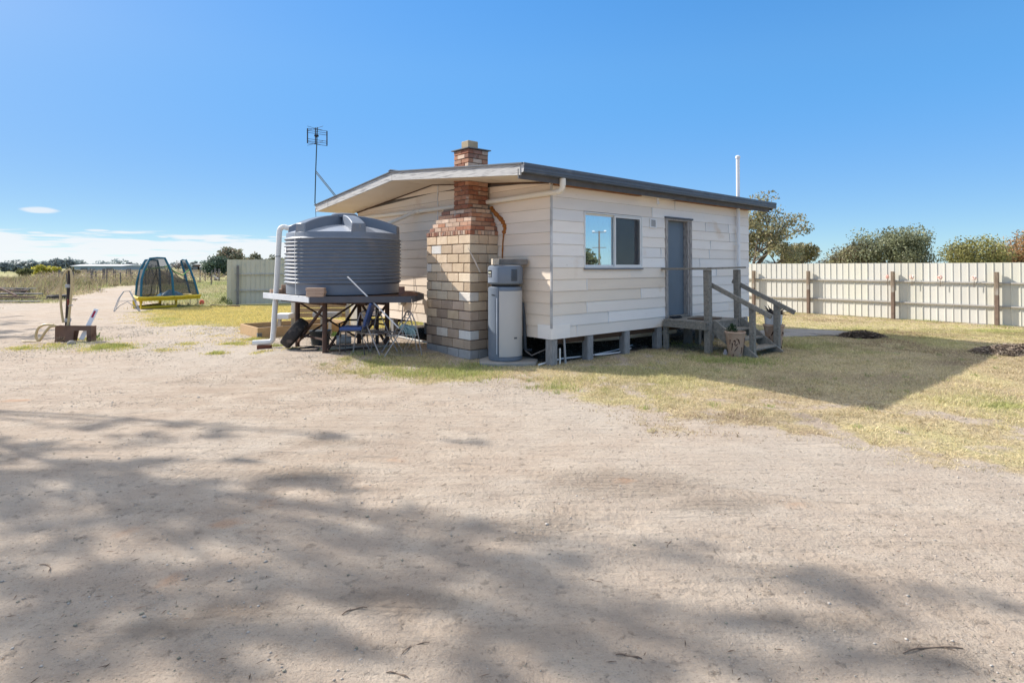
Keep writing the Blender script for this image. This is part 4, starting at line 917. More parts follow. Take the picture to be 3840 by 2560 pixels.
nc = 13; za, zb = .205, 1.09; st = (zb-za)/nc
for k in range(nc):
    z0 = za+k*st
    for q in range(8): t = q/8; prof.append((RT+.004-.017*cos(2*pi*t)+.003*cos(4*pi*t), z0+t*st))
prof += [(RT-.015, zb+.005), (RT-.012, 1.165), (RT-.02, 1.178)]
m_ = MB(); m_.lathe(prof, n=72); m_.build('tank_wall', TANKM, tk, 35)
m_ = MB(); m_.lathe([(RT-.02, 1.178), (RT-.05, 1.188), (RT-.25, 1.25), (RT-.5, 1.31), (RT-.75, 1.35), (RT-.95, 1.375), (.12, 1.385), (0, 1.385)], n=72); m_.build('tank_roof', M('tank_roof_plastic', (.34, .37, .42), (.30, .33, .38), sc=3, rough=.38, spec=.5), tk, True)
for k in range(6):
    a = radians(270+30+60*k); m_ = MB(); n = 12; w = .13
    vs = []
    for q in range(n+1):
        r_ = .06+(RT-.08)*q/n; zt_ = 1.555-.23*(r_/RT)**2.2; zb_ = 1.12 if q == n else 1.20-.0*q
        ww = w*(.75+.35*q/n)
        vs += [(r_, -ww, zb_ if q > n*.6 else 1.30), (r_, -ww*.86, zt_), (r_, ww*.86, zt_), (r_, ww, zb_ if q > n*.6 else 1.30)]
    fs = []
    for q in range(n): b_ = q*4; fs += [(b_, b_+1, b_+5, b_+4), (b_+1, b_+2, b_+6, b_+5), (b_+2, b_+3, b_+7, b_+6)]
    fs += [(0, 3, 2, 1), (n*4, n*4+1, n*4+2, n*4+3)]
    m_.add(vs, fs); o = m_.build('roof_rib', TANKM, tk, 30, .012); o.rotation_euler = (0, 0, a)
m_ = MB(); m_.lathe([(0, 0), (.052, 0), (.06, .01), (.06, .16), (0, .16)], (.51, -.93, 1.28), 20, R=Matrix.Rotation(radians(-90), 3, 'X')); m_.build('inlet_cap', M('cap_grey', (.30, .30, .29), rough=.5), tk, True)
m_ = MB(); m_.lathe([(0, 0), (.25, 0), (.25, .06), (.22, .08), (0, .085)], (0, 0, 1.51), 28); m_.build('lid', TANKM, tk, True)
m_ = MB(); part_cyl(m_, RT+.024, .80, .90, 212, 216, 3, .003); m_.build('label_plate', WHITEP, tk)
m_ = MB(); a = radians(236); pts = [onc(236, RT+.03, 1.18), onc(235.5, RT+.03, .8), onc(236.5, RT+.03, .4), onc(238, RT+.035, .03)]; m_.tube(pts, .006, 5); m_.build('level_cord', PVC, tk)
# bricks on the stand
def brick(p, rz, lab, mat, dims=(.23, .11, .076), grp='loose bricks on the tank stand'):
    m_ = MB(); m_.box((0, 0, dims[2]/2), dims); o = m_.build('brick', mat, None, False, .004); o.location = Vector(p)+(DT if grp else Vector((0, 0, 0))); o.rotation_euler = (0, 0, rz); return tag(o, lab, 'brick', grp)
PB = M('pale_brick', (.50, .36, .27), (.42, .29, .21), sc=9, rough=.95, bump=.004, bsc=40); DB = M('dark_brick', (.20, .11, .08), (.15, .08, .06), rough=.95)
brick((-3.74, 11.06, ZP), .03, 'lower pink brick of the stack of three at the front edge of the tank stand', PB, (.31, .13, .055)); brick((-3.73, 11.06, ZP+.056), -.02, 'middle pink brick of the stack of three at the front edge of the tank stand', PB, (.32, .13, .052)); brick((-3.74, 11.06, ZP+.109), .04, 'topmost pink brick of the stack of three at the front edge of the tank stand', PB, (.32, .13, .05))
brick((-5.02, 12.45, ZP), .5, 'pale brick lying on the left corner of the tank stand', PB); brick((-4.9, 12.62, ZP+.077), .4, 'pale brick sitting above another at the left corner of the tank stand', PB, (.16, .11, .09)); brick((-4.92, 12.62, ZP), .4, 'brick under the raised brick at the left corner of the tank stand', PB)
brick((-2.27, 11.38, ZP), .2, 'dark brick standing on end by the right of the tank', DB, (.11, .08, .17))
m_ = MB(); m_.lathe([(.18, 0), (.15, .03), (.08, .07), (0, .09)], n=14); o = m_.build('rust_heap', M('rust_heap', (.16, .08, .05), rough=1, bump=.02, bsc=30), None, True); o.location = Vector((-2.15, 11.42, ZP))+DT; tag(o, 'small heap of rusty crumbs beside the upright dark brick', 'rubble')
# overflow downpipe of tank
pts = [(-4.36, 11.50, 2.42), (-4.52, 11.50, 2.43)]+arc((-4.67, 11.50, 2.45), (-1, 0, .02), (0, 0, -1), .10)+[(-4.71, 11.48, 1.3), (-4.755, 11.46, .42)]+arc((-4.765, 11.45, .15), (0, 0, -1), (-1, -.1, 0), .08)+[(-5.0, 11.42, .145), (-5.14, 11.40, .14)]
ov = pipe('overflow_pipe', pts, .052, PVC, 'tall white overflow pipe bending down the left side of the water tank', n=16)
for z in (1.85, 1.02): m_ = MB(); m_.lathe([(.056, 0), (.056, .012)], n=12); o = m_.build('strap', BLACKP, ov); o.location = Vector((-4.69 if z > 1.5 else -4.72, 11.49, z))-ov.location
brick((-4.92, 11.42, .02), .1, 'red brick on the ground under the foot of the white overflow pipe', M('wet_brick', (.22, .085, .05), rough=.95), (.26, .11, .07), None)

# ------------------------------------------------------------------ things under and round the tank
def torus(mb, R, r, n=36, k=12, sq=1.0):
    vs = []
    for i in range(n):
        a = 2*pi*i/n
        for j in range(k):
            b = 2*pi*j/k; cb, sb = cos(b), sin(b); x = R+r*(abs(cb)**.4*(1 if cb > 0 else -1)); zz = r*sq*(abs(sb)**.5*(1 if sb > 0 else -1))
            vs.append((x*cos(a), x*sin(a), zz))
    mb.add(vs, [(i*k+j, ((i+1) % n)*k+j, ((i+1) % n)*k+(j+1) % k, i*k+(j+1) % k) for i in range(n) for j in range(k)])
def tyre(p, rot, lab, R=.25, r=.075, sq=1.15, grp=None):
    m_ = MB(); torus(m_, R, r, sq=sq); o = m_.build('tyre', RUBBER, None, True); o.location = p; o.rotation_euler = rot; return tag(o, lab, 'tyre', grp)
tyre((-4.20, 11.10, .37), (radians(-4), radians(-52), radians(14)), 'worn tyre leaning against the left leg of the tank stand', .225, .085, 1.25)
tyre(G(70, 1112)+Vector((0, 0, .28)), (.2, .1, 0), 'tyre lying on the timber pile at the left edge', .36, .12, .9)
tyre(G(215, 1121)+Vector((0, 0, .10)), (.04, 0, 0), 'tyre lying flat in weeds right of the timber pile', .33, .12, .9)
# blue chair
bc_ = thing('blue_chair', 'blue vinyl chair with black tube legs standing in front of the tank stand', 'chair', (-2.86, 10.35, .09), radians(0))
m_ = MB(); m_.box((.0, 0, .455), (.40, .38, .065)); m_.build('seat', BLUEV, bc_, False, .025, 3)
m_ = MB(); m_.box((.285, 0, .70), (.05, .36, .44), Matrix.Rotation(radians(17), 3, 'Y')); m_.build('backrest', BLUEV, bc_, False, .02, 3)
for y in (-.17, .17):
    m_ = MB(); m_.tube([(-.19, y, 0), (-.19, y, .38), (-.175, y, .415), (-.14, y, .42), (.16, y, .42)], .011, 8); m_.build('front_leg', CHROME, bc_, True)
    m_ = MB(); m_.tube([(.25, y, 0), (.19, y, .40), (.22, y, .50), (.33, y, .85)], .011, 8); m_.build('rear_leg', CHROME, bc_, True)
# two wire frame chairs, stripped of their webbing
def wire_chair(p, rz, lab, s=1.0):
    t = thing('wire_chair', lab, 'chair', p, rz, 'bare wire chair frames by the tank stand')
    m_ = MB(); w = .27*s
    m_.tube([(-.25, -w, 0), (-.02, -w, .36), (.20, -w, .72), (.22, -w*.8, .75), (.22, w*.8, .75), (.20, w, .72), (-.02, w, .36), (-.25, w, 0)], .011, 7)
    m_.build('rear_frame', WIRE, t, True)
    m_ = MB(); m_.tube([(.40, -w, 0), (.33, -w, .38), (.28, -w, .60), (.22, -w, .735)], .011, 7); m_.tube([(.40, w, 0), (.33, w, .38), (.28, w, .60), (.22, w, .735)], .011, 7)
    m_.tube([(-.20, -w, .36), (.33, -w, .36), (.35, -w*.7, .36), (.35, w*.7, .36), (.33, w, .36), (-.20, w, .36)], .009, 7); m_.build('front_frame', WIRE, t, True)
    m_ = MB()
    for k in range(5): x = -.15+k*.11; m_.bar((x, -w, .365), (x, w, .36), .03, .003)
    for k in range(4): z = .55+k*.05; xx = .12+k*.026; m_.bar((xx, -w, z), (xx, w, z-.02), .03, .003)
    m_.build('webbing', M('grey_webbing', (.24, .20, .19), (.33, .29, .27), sc=12, rough=.9), t)
    m_ = MB(); 
    for y in (-w*.7, w*.7): m_.tube([(-.1, y, .36), (.12, y*.5, .02), (.30, y, .36)], .007, 6)
    m_.build('cross_wire', WIRE, t, True); return t
wire_chair((-2.07, 10.36, .08), radians(18), 'bare grey wire chair frame holding the mop, nearest the chimney')
wire_chair((-2.43, 10.46, .09), radians(150), 'bare grey wire chair frame behind the blue chair seat', .85)
mp_ = thing('string_mop', 'string mop with blue green strands resting on the wire chair, pole up against the tank', 'mop', (-2.03, 10.30, .49))
a_ = Vector((0, 0, .06)); b_ = at(1303, 1037, 10.25)-mp_.location
m_ = MB(); m_.tube([a_, b_], .012, 8); m_.tube([b_-(b_-a_)*.06, b_], .0135, 8); m_.build('pole', WHITEP, mp_, True)
m_ = MB(); r = random.Random(8)
for k in range(110):
    a = r.uniform(-.9, 1.3); L_ = r.uniform(.12, .30); y = r.uniform(-.07, .07); ex = Vector((L_*cos(a)*.95+.02, y*2, .07+.05*sin(a)-.02)); m_.tube([(0, 0, .06), ex*.5+Vector((0, 0, r.uniform(.03, .075))), ex+Vector((0, 0, r.uniform(-.02, .02))), ex+Vector((.03, 0, -r.uniform(.05, .13)))], .0055, 4, 0, (1, 1, 1) if r.random() < .6 else (.7, .8, .8))
m_.build('strands', MOPM, mp_, True)
# pump on a plank
pm = thing('water_pump', 'small grey electric water pump on a plank beneath the tank', 'pump', (-3.19, 10.95, .13), radians(20))
m_ = MB(); m_.tube([(-.10, 0, .12), (.12, 0, .12)], .07, 16); m_.build('motor', M('pump_grey', (.42, .42, .40), rough=.5), pm, True)
m_ = MB(); m_.tube([(-.15, 0, .12), (-.10, 0, .12)], .095, 16); m_.box((-.01, 0, .21), (.10, .08, .05)); m_.build('pump_head', M('pump_light', (.58, .58, .56), rough=.5), pm, 30)
m_ = MB(); m_.bb(-.12, .12, -.07, .07, 0, .02); m_.build('foot', BLACKP, pm)
m_ = MB(); m_.box((0, 0, .02), (1.3, .25, .035)); o = m_.build('plank', M('pale_plank', (.50, .45, .38), (.40, .35, .29), rough=.9), None, False, .003); o.location = (-2.98, 11.0, .10); o.rotation_euler = (0, 0, .35); tag(o, 'pale plank on the ground under the tank, carrying the pump', 'plank')
pipe('suction_pipe', [(-3.27, 10.95, .30), (-3.31, 11.0, .56), (-3.17, 11.1, .62), (-2.4, 11.4, .61)], .018, BLACKP, 'thin black poly pipe running level beneath the tank')
pipe('tank_outlet', [(-3.1, 11.8, .99), (-3.1, 11.7, .94), (-2.95, 11.6, .92), (-2.75, 11.5, .91), (-2.7, 11.5, .84), (-2.7, 11.5, .10)], .035, M('dark_fitting', (.07, .065, .065), rough=.6), 'dark elbow fitting and pipe dropping under the tank')
pipe('garden_hose', [(-3.65, 11.1, .52), (-3.5, 10.95, .32), (-3.36, 10.9, .18), (-3.65, 10.7, .1), (-4.15, 10.9, .06), (-3.85, 11.2, .1)], .014, BLACKP, 'black hose drooping behind the front leg of the tank stand', 'hose')
t = thing('plastic_tub', 'dark plastic tub standing behind the leaning tyre', 'tub', (-3.92, 11.75, .05)); m_ = MB(); m_.lathe([(0, 0), (.17, 0), (.21, .28), (.23, .30), (.20, .30), (0, .27)], n=20); m_.build('tub_body', M('tub', (.09, .10, .10), rough=.6), t, True)
# potting bench behind tank
bn_ = thing('potting_bench', 'pine potting bench with a basin and slatted back behind the tank stand', 'bench', at(1182, 1255, 14.0)*1.0, radians(2)); bn_.location.z = 0
m_ = MB()
for k in range(4): m_.bb(-.52, .68, .2, .225, .40+k*.12, .505+k*.12)
m_.build('back_boards', PINE, bn_, False, .003)
for x in (-.58, .13, .74):
    m_ = MB(); m_.bb(x-.045, x+.045, .12, .19, -.02, .86); m_.build('post', M('pale_post', (.60, .55, .46), (.5, .45, .37), rough=.9), bn_, False, .003)
for x in (-.78, .42):
    m_ = MB(); m_.bb(x-.035, x+.035, -.25, -.18, -.02, .40); m_.build('leg', M('pale_post', (.60, .55, .46)), bn_, False, .003)
m_ = MB(); m_.bb(-.88, -.54, -.3, .1, .40, .52); m_.build('side_box', WHITEP, bn_, False, .01)
m_ = MB(); m_.bb(.0, .62, -.25, .1, .42, .56); m_.build('basin', M('basin_steel', (.45, .43, .40), rough=.4, metal=.5), bn_, False, .03, 2)
# raised garden beds
def bed(c, rz, lx, ly, h, lab):
    t = thing('garden_bed', lab, 'garden bed', c, rz); T = .04
    for nm, (x0, x1, y0, y1) in dict(a=(0, lx, 0, T), b=(0, lx, ly-T, ly), c=(0, T, T+.001, ly-T-.001), d=(lx-T, lx, T+.001, ly-T-.001)).items():
        m_ = MB(); m_.bb(x0, x1, y0, y1, 0, h); m_.build('side_board', PINE, t, False, .004)
    m_ = MB(); m_.bb(T+.002, lx-T-.002, T+.002, ly-T-.002, -.02, h-.11); m_.build('soil', DIRT, t)
    m_ = MB(); m_.bb(-.003, .10, -.003, -.0005, .03, .12); m_.bb(-.003, -.0005, -.003, .06, .03, .12); m_.build('corner_bracket', M('bracket', (.25, .25, .26), rough=.6, wear=(.02, .02, .02), wsc=40, wth=.55), t)
bed(G(966, 1268), HA, 2.3, 1.35, .235, 'low pine garden bed on the grass left of the tank')
# meter boxes on the gable wall
for (v, z, w, h, dd, lab) in ((4.75, .95, .16, .34, .10, 'grey electrical box fixed to the gable wall behind the tank legs'), (6.6, .55, .5, .75, .3, 'tall pale air conditioner unit against the gable wall behind the tank stand')):
    t = thing('wall_box' if v < 5 else 'outdoor_unit', lab, 'box' if v < 5 else 'air conditioner', W(0, v, 0), HA)
    m_ = MB(); m_.bb(-dd-.03, -.028, -w/2, w/2, z-h/2, z+h/2); m_.build('casing', M('box_cream', (.62, .58, .50), rough=.6), t, False, .01)
    m_ = MB(); m_.bb(-dd-.034, -dd-.03, -w/2+.02, w/2-.02, z-h/2+.03, z+h/2-.03); m_.build('cover', M('box_cover', (.56, .53, .46), rough=.6), t)
    if v > 5:
        m_ = MB(); m_.bb(-dd, -.04, -w/2+.05, w/2-.05, 0, z-h/2); m_.build('plinth', CONC, t)
pipe('conduit', [W(-.04, 4.75, .78), W(-.05, 4.78, .4), W(-.05, 4.7, 0)], .015, GALV, 'grey conduit dropping from the electrical box on the gable wall', 'conduit')
pipe('loose_cable', [W(-.03, 4.3, 1.4), W(-.05, 4.25, 1.0), W(-.04, 4.32, .7), W(-.1, 4.2, .45)], .005, BLACKP, 'thin dark cable hanging down the sunlit boards under the tank', 'cable')

# ------------------------------------------------------------------ TV antenna
AB = W(-.96, 7.50, 0); ya = AB.y
an = thing('tv_antenna', 'tall thin television antenna rising from the left corner of the roof', 'antenna', AB)
top = at(1190, 478, ya)-AB; m1 = at(1184, 640, ya)-AB; m0 = at(1181, 760, ya)-AB; foot = at(1192, 778, ya)-AB
m_ = MB(); m_.tube([foot+Vector((.02, 0, 0)), at(1184, 772, ya)-AB, m0, m1, top], .014, 8); m_.build('mast', M('mast_green', (.05, .075, .07), rough=.5), an, True)
bt = at(1268, 744, ya-.6)-AB
m_ = MB(); m_.tube([m1, bt], .010, 6); m_.tube([m1-Vector((0, 0, .05)), bt+Vector((-.04, 0, -.0))], .010, 6); m_.build('brace', M('mast_green', (.05, .075, .07)), an, True)
gr_ = MB(); TL, TR, BL, BR = [at(*p, ya)-AB for p in ((1153, 482), (1226, 492), (1153, 537), (1226, 547))]
cen = at(1188, 515, ya)-AB
gr_.tube([TL, BL], .016, 6); gr_.tube([TR, BR], .016, 6)
for t_ in (0, .14, .28, .70, .84, 1): gr_.tube([TL.lerp(BL, t_), TR.lerp(BR, t_)], .006, 5)
gr_.build('reflector_grid', M('ant_dark', (.045, .05, .06), rough=.5), an, True)
m_ = MB()
for z in (.20, -.18):
    c_ = cen+Vector((0, -.10, z))
    for sx in (-1, 1):
        for sz in (-1, 1): m_.tube([c_, c_+Vector((.20*sx, -.02, .055*sz))], .005, 5)
m_.bar(cen+Vector((0, -.10, .22)), cen+Vector((0, -.10, -.2)), .02, .02); m_.bar(cen+Vector((0, -.1, .0)), cen, .02, .02); m_.build('dipole', M('ant_dark', (.045, .05, .06)), an, True)
m_ = MB(); m_.box(cen+Vector((.02, -.08, .02)), (.10, .07, .05)); m_.build('signal_box', BLACKP, an, False, .01)
pipe('antenna_cable', [AB+at(1192, 776, ya)-AB, W(-1.04, 7.35, 3.10), W(-1.04, 7.32, 2.9), W(-1.03, 7.3, 2.4)], .006, BLACKP, 'thin black cable hanging from the roof corner below the antenna', 'cable')

# ------------------------------------------------------------------ fences
def sheet(L, H_, rib=.19, rh=.016, th=.002, y0=0):
    m_ = MB(); pts = []; n = int(round(L/rib)); rib = L/n
    pts.append((0, 0))
    for k in range(n):
        x = k*rib
        pts += [(x+rib*.87, 0), (x+rib*.90, rh), (x+rib*.955, rh), (x+rib*1.0, 0)]
    return pts
def run_fence(t, length, H_, mat, W_=.76, z0=.02, seed=1):
    r = random.Random(seed); n = int(length/W_)
    for k in range(n):
        m_ = MB(); pts = sheet(W_+.012, H_); off = .003*(k % 2)
        c = r.uniform(.93, 1.03); col = (c, c, c*r.uniform(.96, 1.02))
        vs = []; tilt = r.uniform(-.002, .002)
        for (x, y) in pts: vs += [(x, -y-off, z0+r.uniform(0, .0)), (x+tilt, -y-off, H_+tilt)]
        m_.add(vs, [(2*i, 2*i+2, 2*i+3, 2*i+1) for i in range(len(pts)-1)], 0, col)
        o = m_.build('sheet', mat, t); o.location = (k*W_, 0, 0)
        s = o.modifiers.new('Solid', 'SOLIDIFY'); s.thickness = .002; s.offset = 1
FA = Vector((9.007, 22.035, 0)); FB = Vector((14.005, 15.711, 0)); fd = (FB-FA).normalized(); fo = FA-fd*3.4
fr_t = thing('sheet_metal_fence', 'tall cream ribbed metal fence along the right side of the yard', 'fence', fo, atan2(fd.y, fd.x))
run_fence(fr_t, 15.2, 1.76, FENCEM)
def tpos(px, py): p = G(px, py); return (p-fo).dot(fd)
for z in (1.19, .535):
    for a, b in ((0, 5.4), (5.4, 8.2), (8.2, 11.2), (11.2, 15.1)):
        m_ = MB(); m_.bb(a+.002, b-.002, -.075, -.029, z-.02, z+.02+.012*(a == 5.4)); m_.build('rail', RAILM, fr_t, False, .003)
for t_ in (tpos(2815, 1165), tpos(3066, 1173), tpos(3374, 1193), tpos(3749, 1219), tpos(3749, 1219)+2.9):
    m_ = MB(); m_.bb(-.045, .045, -.20, -.078, .85, 1.50); m_.bb(-.045, .045, -.20, -.078, -.05, .848, 1); o = m_.build('post', [POSTM, POSTRED], fr_t, False, .008); o.location = (t_, 0, 0)
# flower ornaments
def ornament(px, lab):
    t_ = tpos(px, 1200); p = fo+fd*t_; nrm = Vector((fd.y, -fd.x, 0)); t = thing('flower_ornament', lab, 'ornament', p+nrm*.10, atan2(fd.y, fd.x), 'pink metal flowers on the right fence')
    m_ = MB(); m_.tube([(0, 0, 1.05), (.005, 0, 1.25)], .008, 6); m_.build('stem', TWIG, t, True)
    m_ = MB(); r = random.Random(px)
    for k in range(12):
        a = 2*pi*k/6+(.5 if k > 5 else 0); rr = .045 if k < 6 else .022; c_ = Vector((cos(a)*rr, -.01-.02*(k > 5), 1.33+sin(a)*rr))
        m_.lathe([(0, -.006), (.02, -.003), (.027, .004), (.018, .012), (0, .008)], c_, 9, 0, random.choice([(1, 1, 1), (1.0, .8, .75), (1.1, 1.5, 1.5)]), Matrix.Rotation(radians(90+r.uniform(-30, 30)), 3, 'X'))
    m_.build('petals', PINK, t, True)
    m_ = MB(); m_.lathe([(0, 0), (.014, .0), (.010, .012), (0, .014)], (0, -.035, 1.33), 9, R=Matrix.Rotation(radians(90), 3, 'X')); m_.build('flower_centre', M('flower_dark', (.15, .03, .03), rough=.6), t)
ornament(3296, 'pink flower ornament on the right fence, first from the house'); ornament(3426, 'pink flower ornament just right of the middle visible fence post'); ornament(3567, 'pink flower ornament midway between the two nearest fence posts'); ornament(3725, 'pink flower ornament beside the nearest fence post')
# grey green fence behind left lawn
LA = Vector((-12.35, 24.85, 0)); LB = Vector((-9.0, 26.6, 0)); ld = (LB-LA).normalized()
lf = thing('panel_fence', 'grey green ribbed metal fence panel standing behind the left lawn', 'fence', LA, atan2(ld.y, ld.x))
run_fence(lf, 12.2, 1.96, FENCEG, .76, .0, 4)
for z in (1.33, .62):
    m_ = MB(); m_.bb(.3, 12.1, -.07, -.03, z-.035, z+.02); m_.build('rail', M('rail_pale', (.50, .50, .47), (.42, .42, .40), rough=.6), lf, False, .003)
for x, h in ((.42, 1.70), (4.4, 1.75), (8.4, 1.7)):
    m_ = MB(); m_.bb(-.05, .05, -.16, -.072, -.05, h); o = m_.build('post', M('grey_post', (.24, .24, .23), (.17, .16, .16), rough=.85), lf, False, .005); o.location = (x, 0, 0)

# ------------------------------------------------------------------ trampoline
TRC = Vector((-14.1, 23.5, 0))
tr_ = thing('trampoline', 'childrens trampoline with yellow padding, black net and teal arched poles', 'trampoline', TRC)
def lt(px, py, Y): return at(px, py, Y)-TRC
arches = [[(528, 1122, 22.2), (531, 1050, 22.2), (541, 1010, 22.3), (562, 969, 22.6), (590, 967, 22.8), (618, 968, 22.9), (634, 1000, 23.0), (645, 1030, 23.), (651, 1112, 23.)],
          [(509, 1122, 23.2), (513, 1060, 23.2), (526, 1010, 23.2), (545, 976, 23.4), (568, 974, 23.8), (590, 976, 24.2), (598, 1010, 24.5), (602, 1105, 24.6)],
          [(713, 1100, 24.5), (700, 1050, 24.5), (687, 1005, 24.5), (679, 977, 24.5), (688, 973, 24.4), (697, 975, 24.2), (711, 1003, 24.1), (728, 1050, 24.1), (745, 1110, 24.1)]]
for A in arches:
    P_ = [lt(*p) for p in A]; m_ = MB(); m_.tube(P_, .043, 8); m_.build('arched_pole', TEALP, tr_, True)
ring = [lt(*p) for p in ((522, 1128, 22.0), (590, 1125, 22.5), (651, 1117, 22.9), (700, 1114, 23.5), (750, 1111, 24.1), (712, 1103, 24.7), (650, 1106, 24.9), (602, 1108, 24.8), (550, 1112, 24.0), (503, 1124, 23.0))]
for q in ring: q.z = .44
m_ = MB()
for i in range(len(ring)):
    a, b = ring[i], ring[(i+1) % len(ring)]
    m_.tube([a, (a+b)/2+Vector((0, 0, -.012)), b], .055, 8)
    m_.bar(a+Vector((0, 0, -.05)), b+Vector((0, 0, -.05)), .03, .15)
m_.build('yellow_padding', YELLOW, tr_, 50)
m_ = MB(); m_.add([q-Vector((0, 0, .0)) for q in ring], [tuple(range(len(ring)))]); o = m_.build('jumping_mat', M('tramp_mat', (.16, .14, .05), rough=.8), tr_)
legs_ = [[(522, 22.0), (651, 22.9)], [(497, 23.0), (602, 24.3)]]
gl = [[G(528, 1160), G(660, 1153)], [G(503, 1158), G(600, 1146)]]
for a, b in gl:
    a, b = a-TRC, b-TRC; up = Vector((0, 0, .36)); m_ = MB()
    m_.tube([a+up, a+Vector((0, 0, .06)), b+Vector((0, 0, .06)), b+up], .06, 8); m_.build('padded_leg', YELLOW, tr_, 50)
for px, py in ((713, 1143), (742, 1146)):
    a = G(px, py)-TRC; m_ = MB(); m_.tube([a, a+Vector((0, 0, .40))], .018, 6); m_.build('steel_leg', GALV, tr_, True)
def netquad(P_): m_ = MB(); m_.add(P_, [tuple(range(len(P_)))]); m_.build('net', NET, tr_)
A0 = [lt(*p) for p in arches[0]]; A1 = [lt(*p) for p in arches[1]]; A2 = [lt(*p) for p in arches[2]]
netquad([A0[0], A0[1], A0[2], A0[6]*.5+A0[2]*.5, lt(590, 1052, 22.6), lt(578, 1120, 22.5)]); netquad([A0[8], A0[7], A0[6], A0[6]*.5+A0[2]*.5, lt(590, 1052, 22.6), lt(604, 1112, 22.7)])
netquad(A0[2:7]); netquad([A0[0], A0[1], A0[2], A1[2], A1[1], A1[0]]); netquad(A1[1:8]+[A1[0]]); netquad([A0[8], A0[7], lt(660, 1030, 23.2), lt(700, 1055, 23.7), lt(728, 1060, 24.1), A2[8]]); netquad([A2[0], A2[1], A2[7], A2[8]]); netquad([A2[2], A2[3], A2[4], A2[5], A2[6]]); netquad([A1[7], A1[6], lt(640, 1035, 24.6), A2[1], A2[0]])
m_ = MB(); m_.tube([A0[2]+Vector((0, 0, -.02)), lt(585, 1005, 22.7), A0[6]+Vector((0, 0, .03))], .022, 6); m_.tube([lt(640, 1008, 23), lt(660, 1022, 23.3), lt(685, 1032, 23.8), lt(710, 1010, 24.1)], .02, 6); m_.build('green_trim', GREENP, tr_, True)
m_ = MB(); m_.tube([lt(586, 1006, 22.6), lt(585, 1025, 22.6), lt(570, 1065, 22.5), lt(566, 1102, 22.4), lt(548, 1115, 22.3)], .014, 5); m_.tube([lt(586, 1025, 22.6), lt(593, 1050, 22.6), lt(591, 1095, 22.6), lt(583, 1113, 22.5), lt(560, 1122, 22.3)], .014, 5)
m_.tube([lt(642, 1008, 23), lt(670, 1040, 23.3), lt(705, 1058, 23.8), lt(728, 1062, 24.1)], .013, 5); m_.build('net_edging', BLACKP, tr_, True)
# tarp inside
m_ = MB(); r = random.Random(6); n = 9; vs = []
c0 = lt(640, 1108, 23.8)
for i in range(n):
    for j in range(5):
        x = (i/(n-1)-.5)*.92; y = (j/4-.5)*.5; hgt = .19*max(0, cos(x*3.1))*(.5+r.random()) if 0 < i < n-1 and 0 < j < 4 else .0
        vs.append((c0.x+x, c0.y+y, .45+hgt))
m_.add(vs, [(i*5+j, (i+1)*5+j, (i+1)*5+j+1, i*5+j+1) for i in range(n-1) for j in range(4)]); o = m_.build('blue_tarp', TARP, None); 
for v_ in o.data.vertices: v_.co = v_.co
o.location = TRC; tag(o, 'crumpled blue sheet lying on the trampoline mat', 'sheet')
# ball
m_ = MB(); m_.lathe([(0, -.11), (.07, -.09), (.11, 0), (.07, .09), (0, .11)], n=14); o = m_.build('orange_ball', M('orange_rubber', (.75, .16, .10), rough=.5), None, True); o.location = G(757, 1133)+Vector((0, 0, .11)); o.location = at(757, 1111, 24.9); o.location.z = .11; tag(o, 'faded orange ball on dirt right of the trampoline', 'ball')
# fallen ladder frame
lf_ = thing('metal_frame', 'light metal A frame standing left of the trampoline', 'frame', G(470, 1160))
def lf(px, py, Y): return at(px, py, Y)-lf_.location
m_ = MB(); m_.tube([lf(426, 1168, 20.8), lf(444, 1120, 21), lf(462, 1093, 21.2), lf(486, 1092, 21.4), lf(505, 1130, 21.2), lf(522, 1168, 21)], .015, 6)
m_.tube([lf(432, 1166, 20.9), lf(450, 1115, 21.2), lf(466, 1092, 21.3), lf(488, 1091, 21.4), lf(510, 1130, 21.1), lf(526, 1168, 21.0)], .012, 6); m_.tube([lf(428, 1168, 21), lf(450, 1145, 21), lf(478, 1131, 21), lf(500, 1146, 21), lf(520, 1165, 21)], .013, 6); m_.tube([lf(440, 1130, 21), lf(512, 1127, 21.2)], .010, 6)
m_.build('tube_frame', GALV, lf_, True)

# ------------------------------------------------------------------ hose post, brown stand, guide post
HP = G(252, 1276)
hp = thing('tap_post', 'dark steel post with taped pipe and tap, draped with a tan hose', 'post', HP)
z_top = at(258, 1016, HP.y).z
m_ = MB(); m_.tube([(-.02, 0, -.05), (.01, 0, .8), (.045, 0, z_top)], .042, 10); m_.build('steel_post', M('dark_post', (.06, .045, .04), (.04, .03, .028), rough=.7), hp, True)
m_ = MB(); m_.tube([(.07, -.02, 0), (.07, -.02, .75)], .013, 6); m_.tube([(.07, -.02, .72), (.07, -.06, .78), (.16, -.06, .79)], .014, 6); m_.build('riser_pipe', GALV, hp, True)
m_ = MB(); m_.tube([(.05, -.03, .76), (.05, -.06, .92)], .022, 8); m_.tube([(.05, -.06, .88), (.09, -.08, .86)], .012, 6); m_.build('tap', M('tap_red', (.22, .04, .03), rough=.6), hp, True)
for z, w in ((1.18, .10), (.42, .09)):
    m_ = MB(); m_.tube([(.02, -.01, z), (.02, -.01, z+.075)], .062, 10); m_.build('tape_band', M('tape_pale', (.50, .50, .50), rough=.6), hp, True)
hz = MB()
lp = [(-.05, -.05, .40), (-.09, -.05, .62), (-.125, -.05, 1.0), (-.11, -.05, 1.3), (-.05, -.03, 1.50), (.03, 0, z_top+.03), (.09, -.02, 1.48), (.115, -.04, 1.25), (.10, -.04, .95), (.08, -.05, .6), (.06, -.07, .33)]
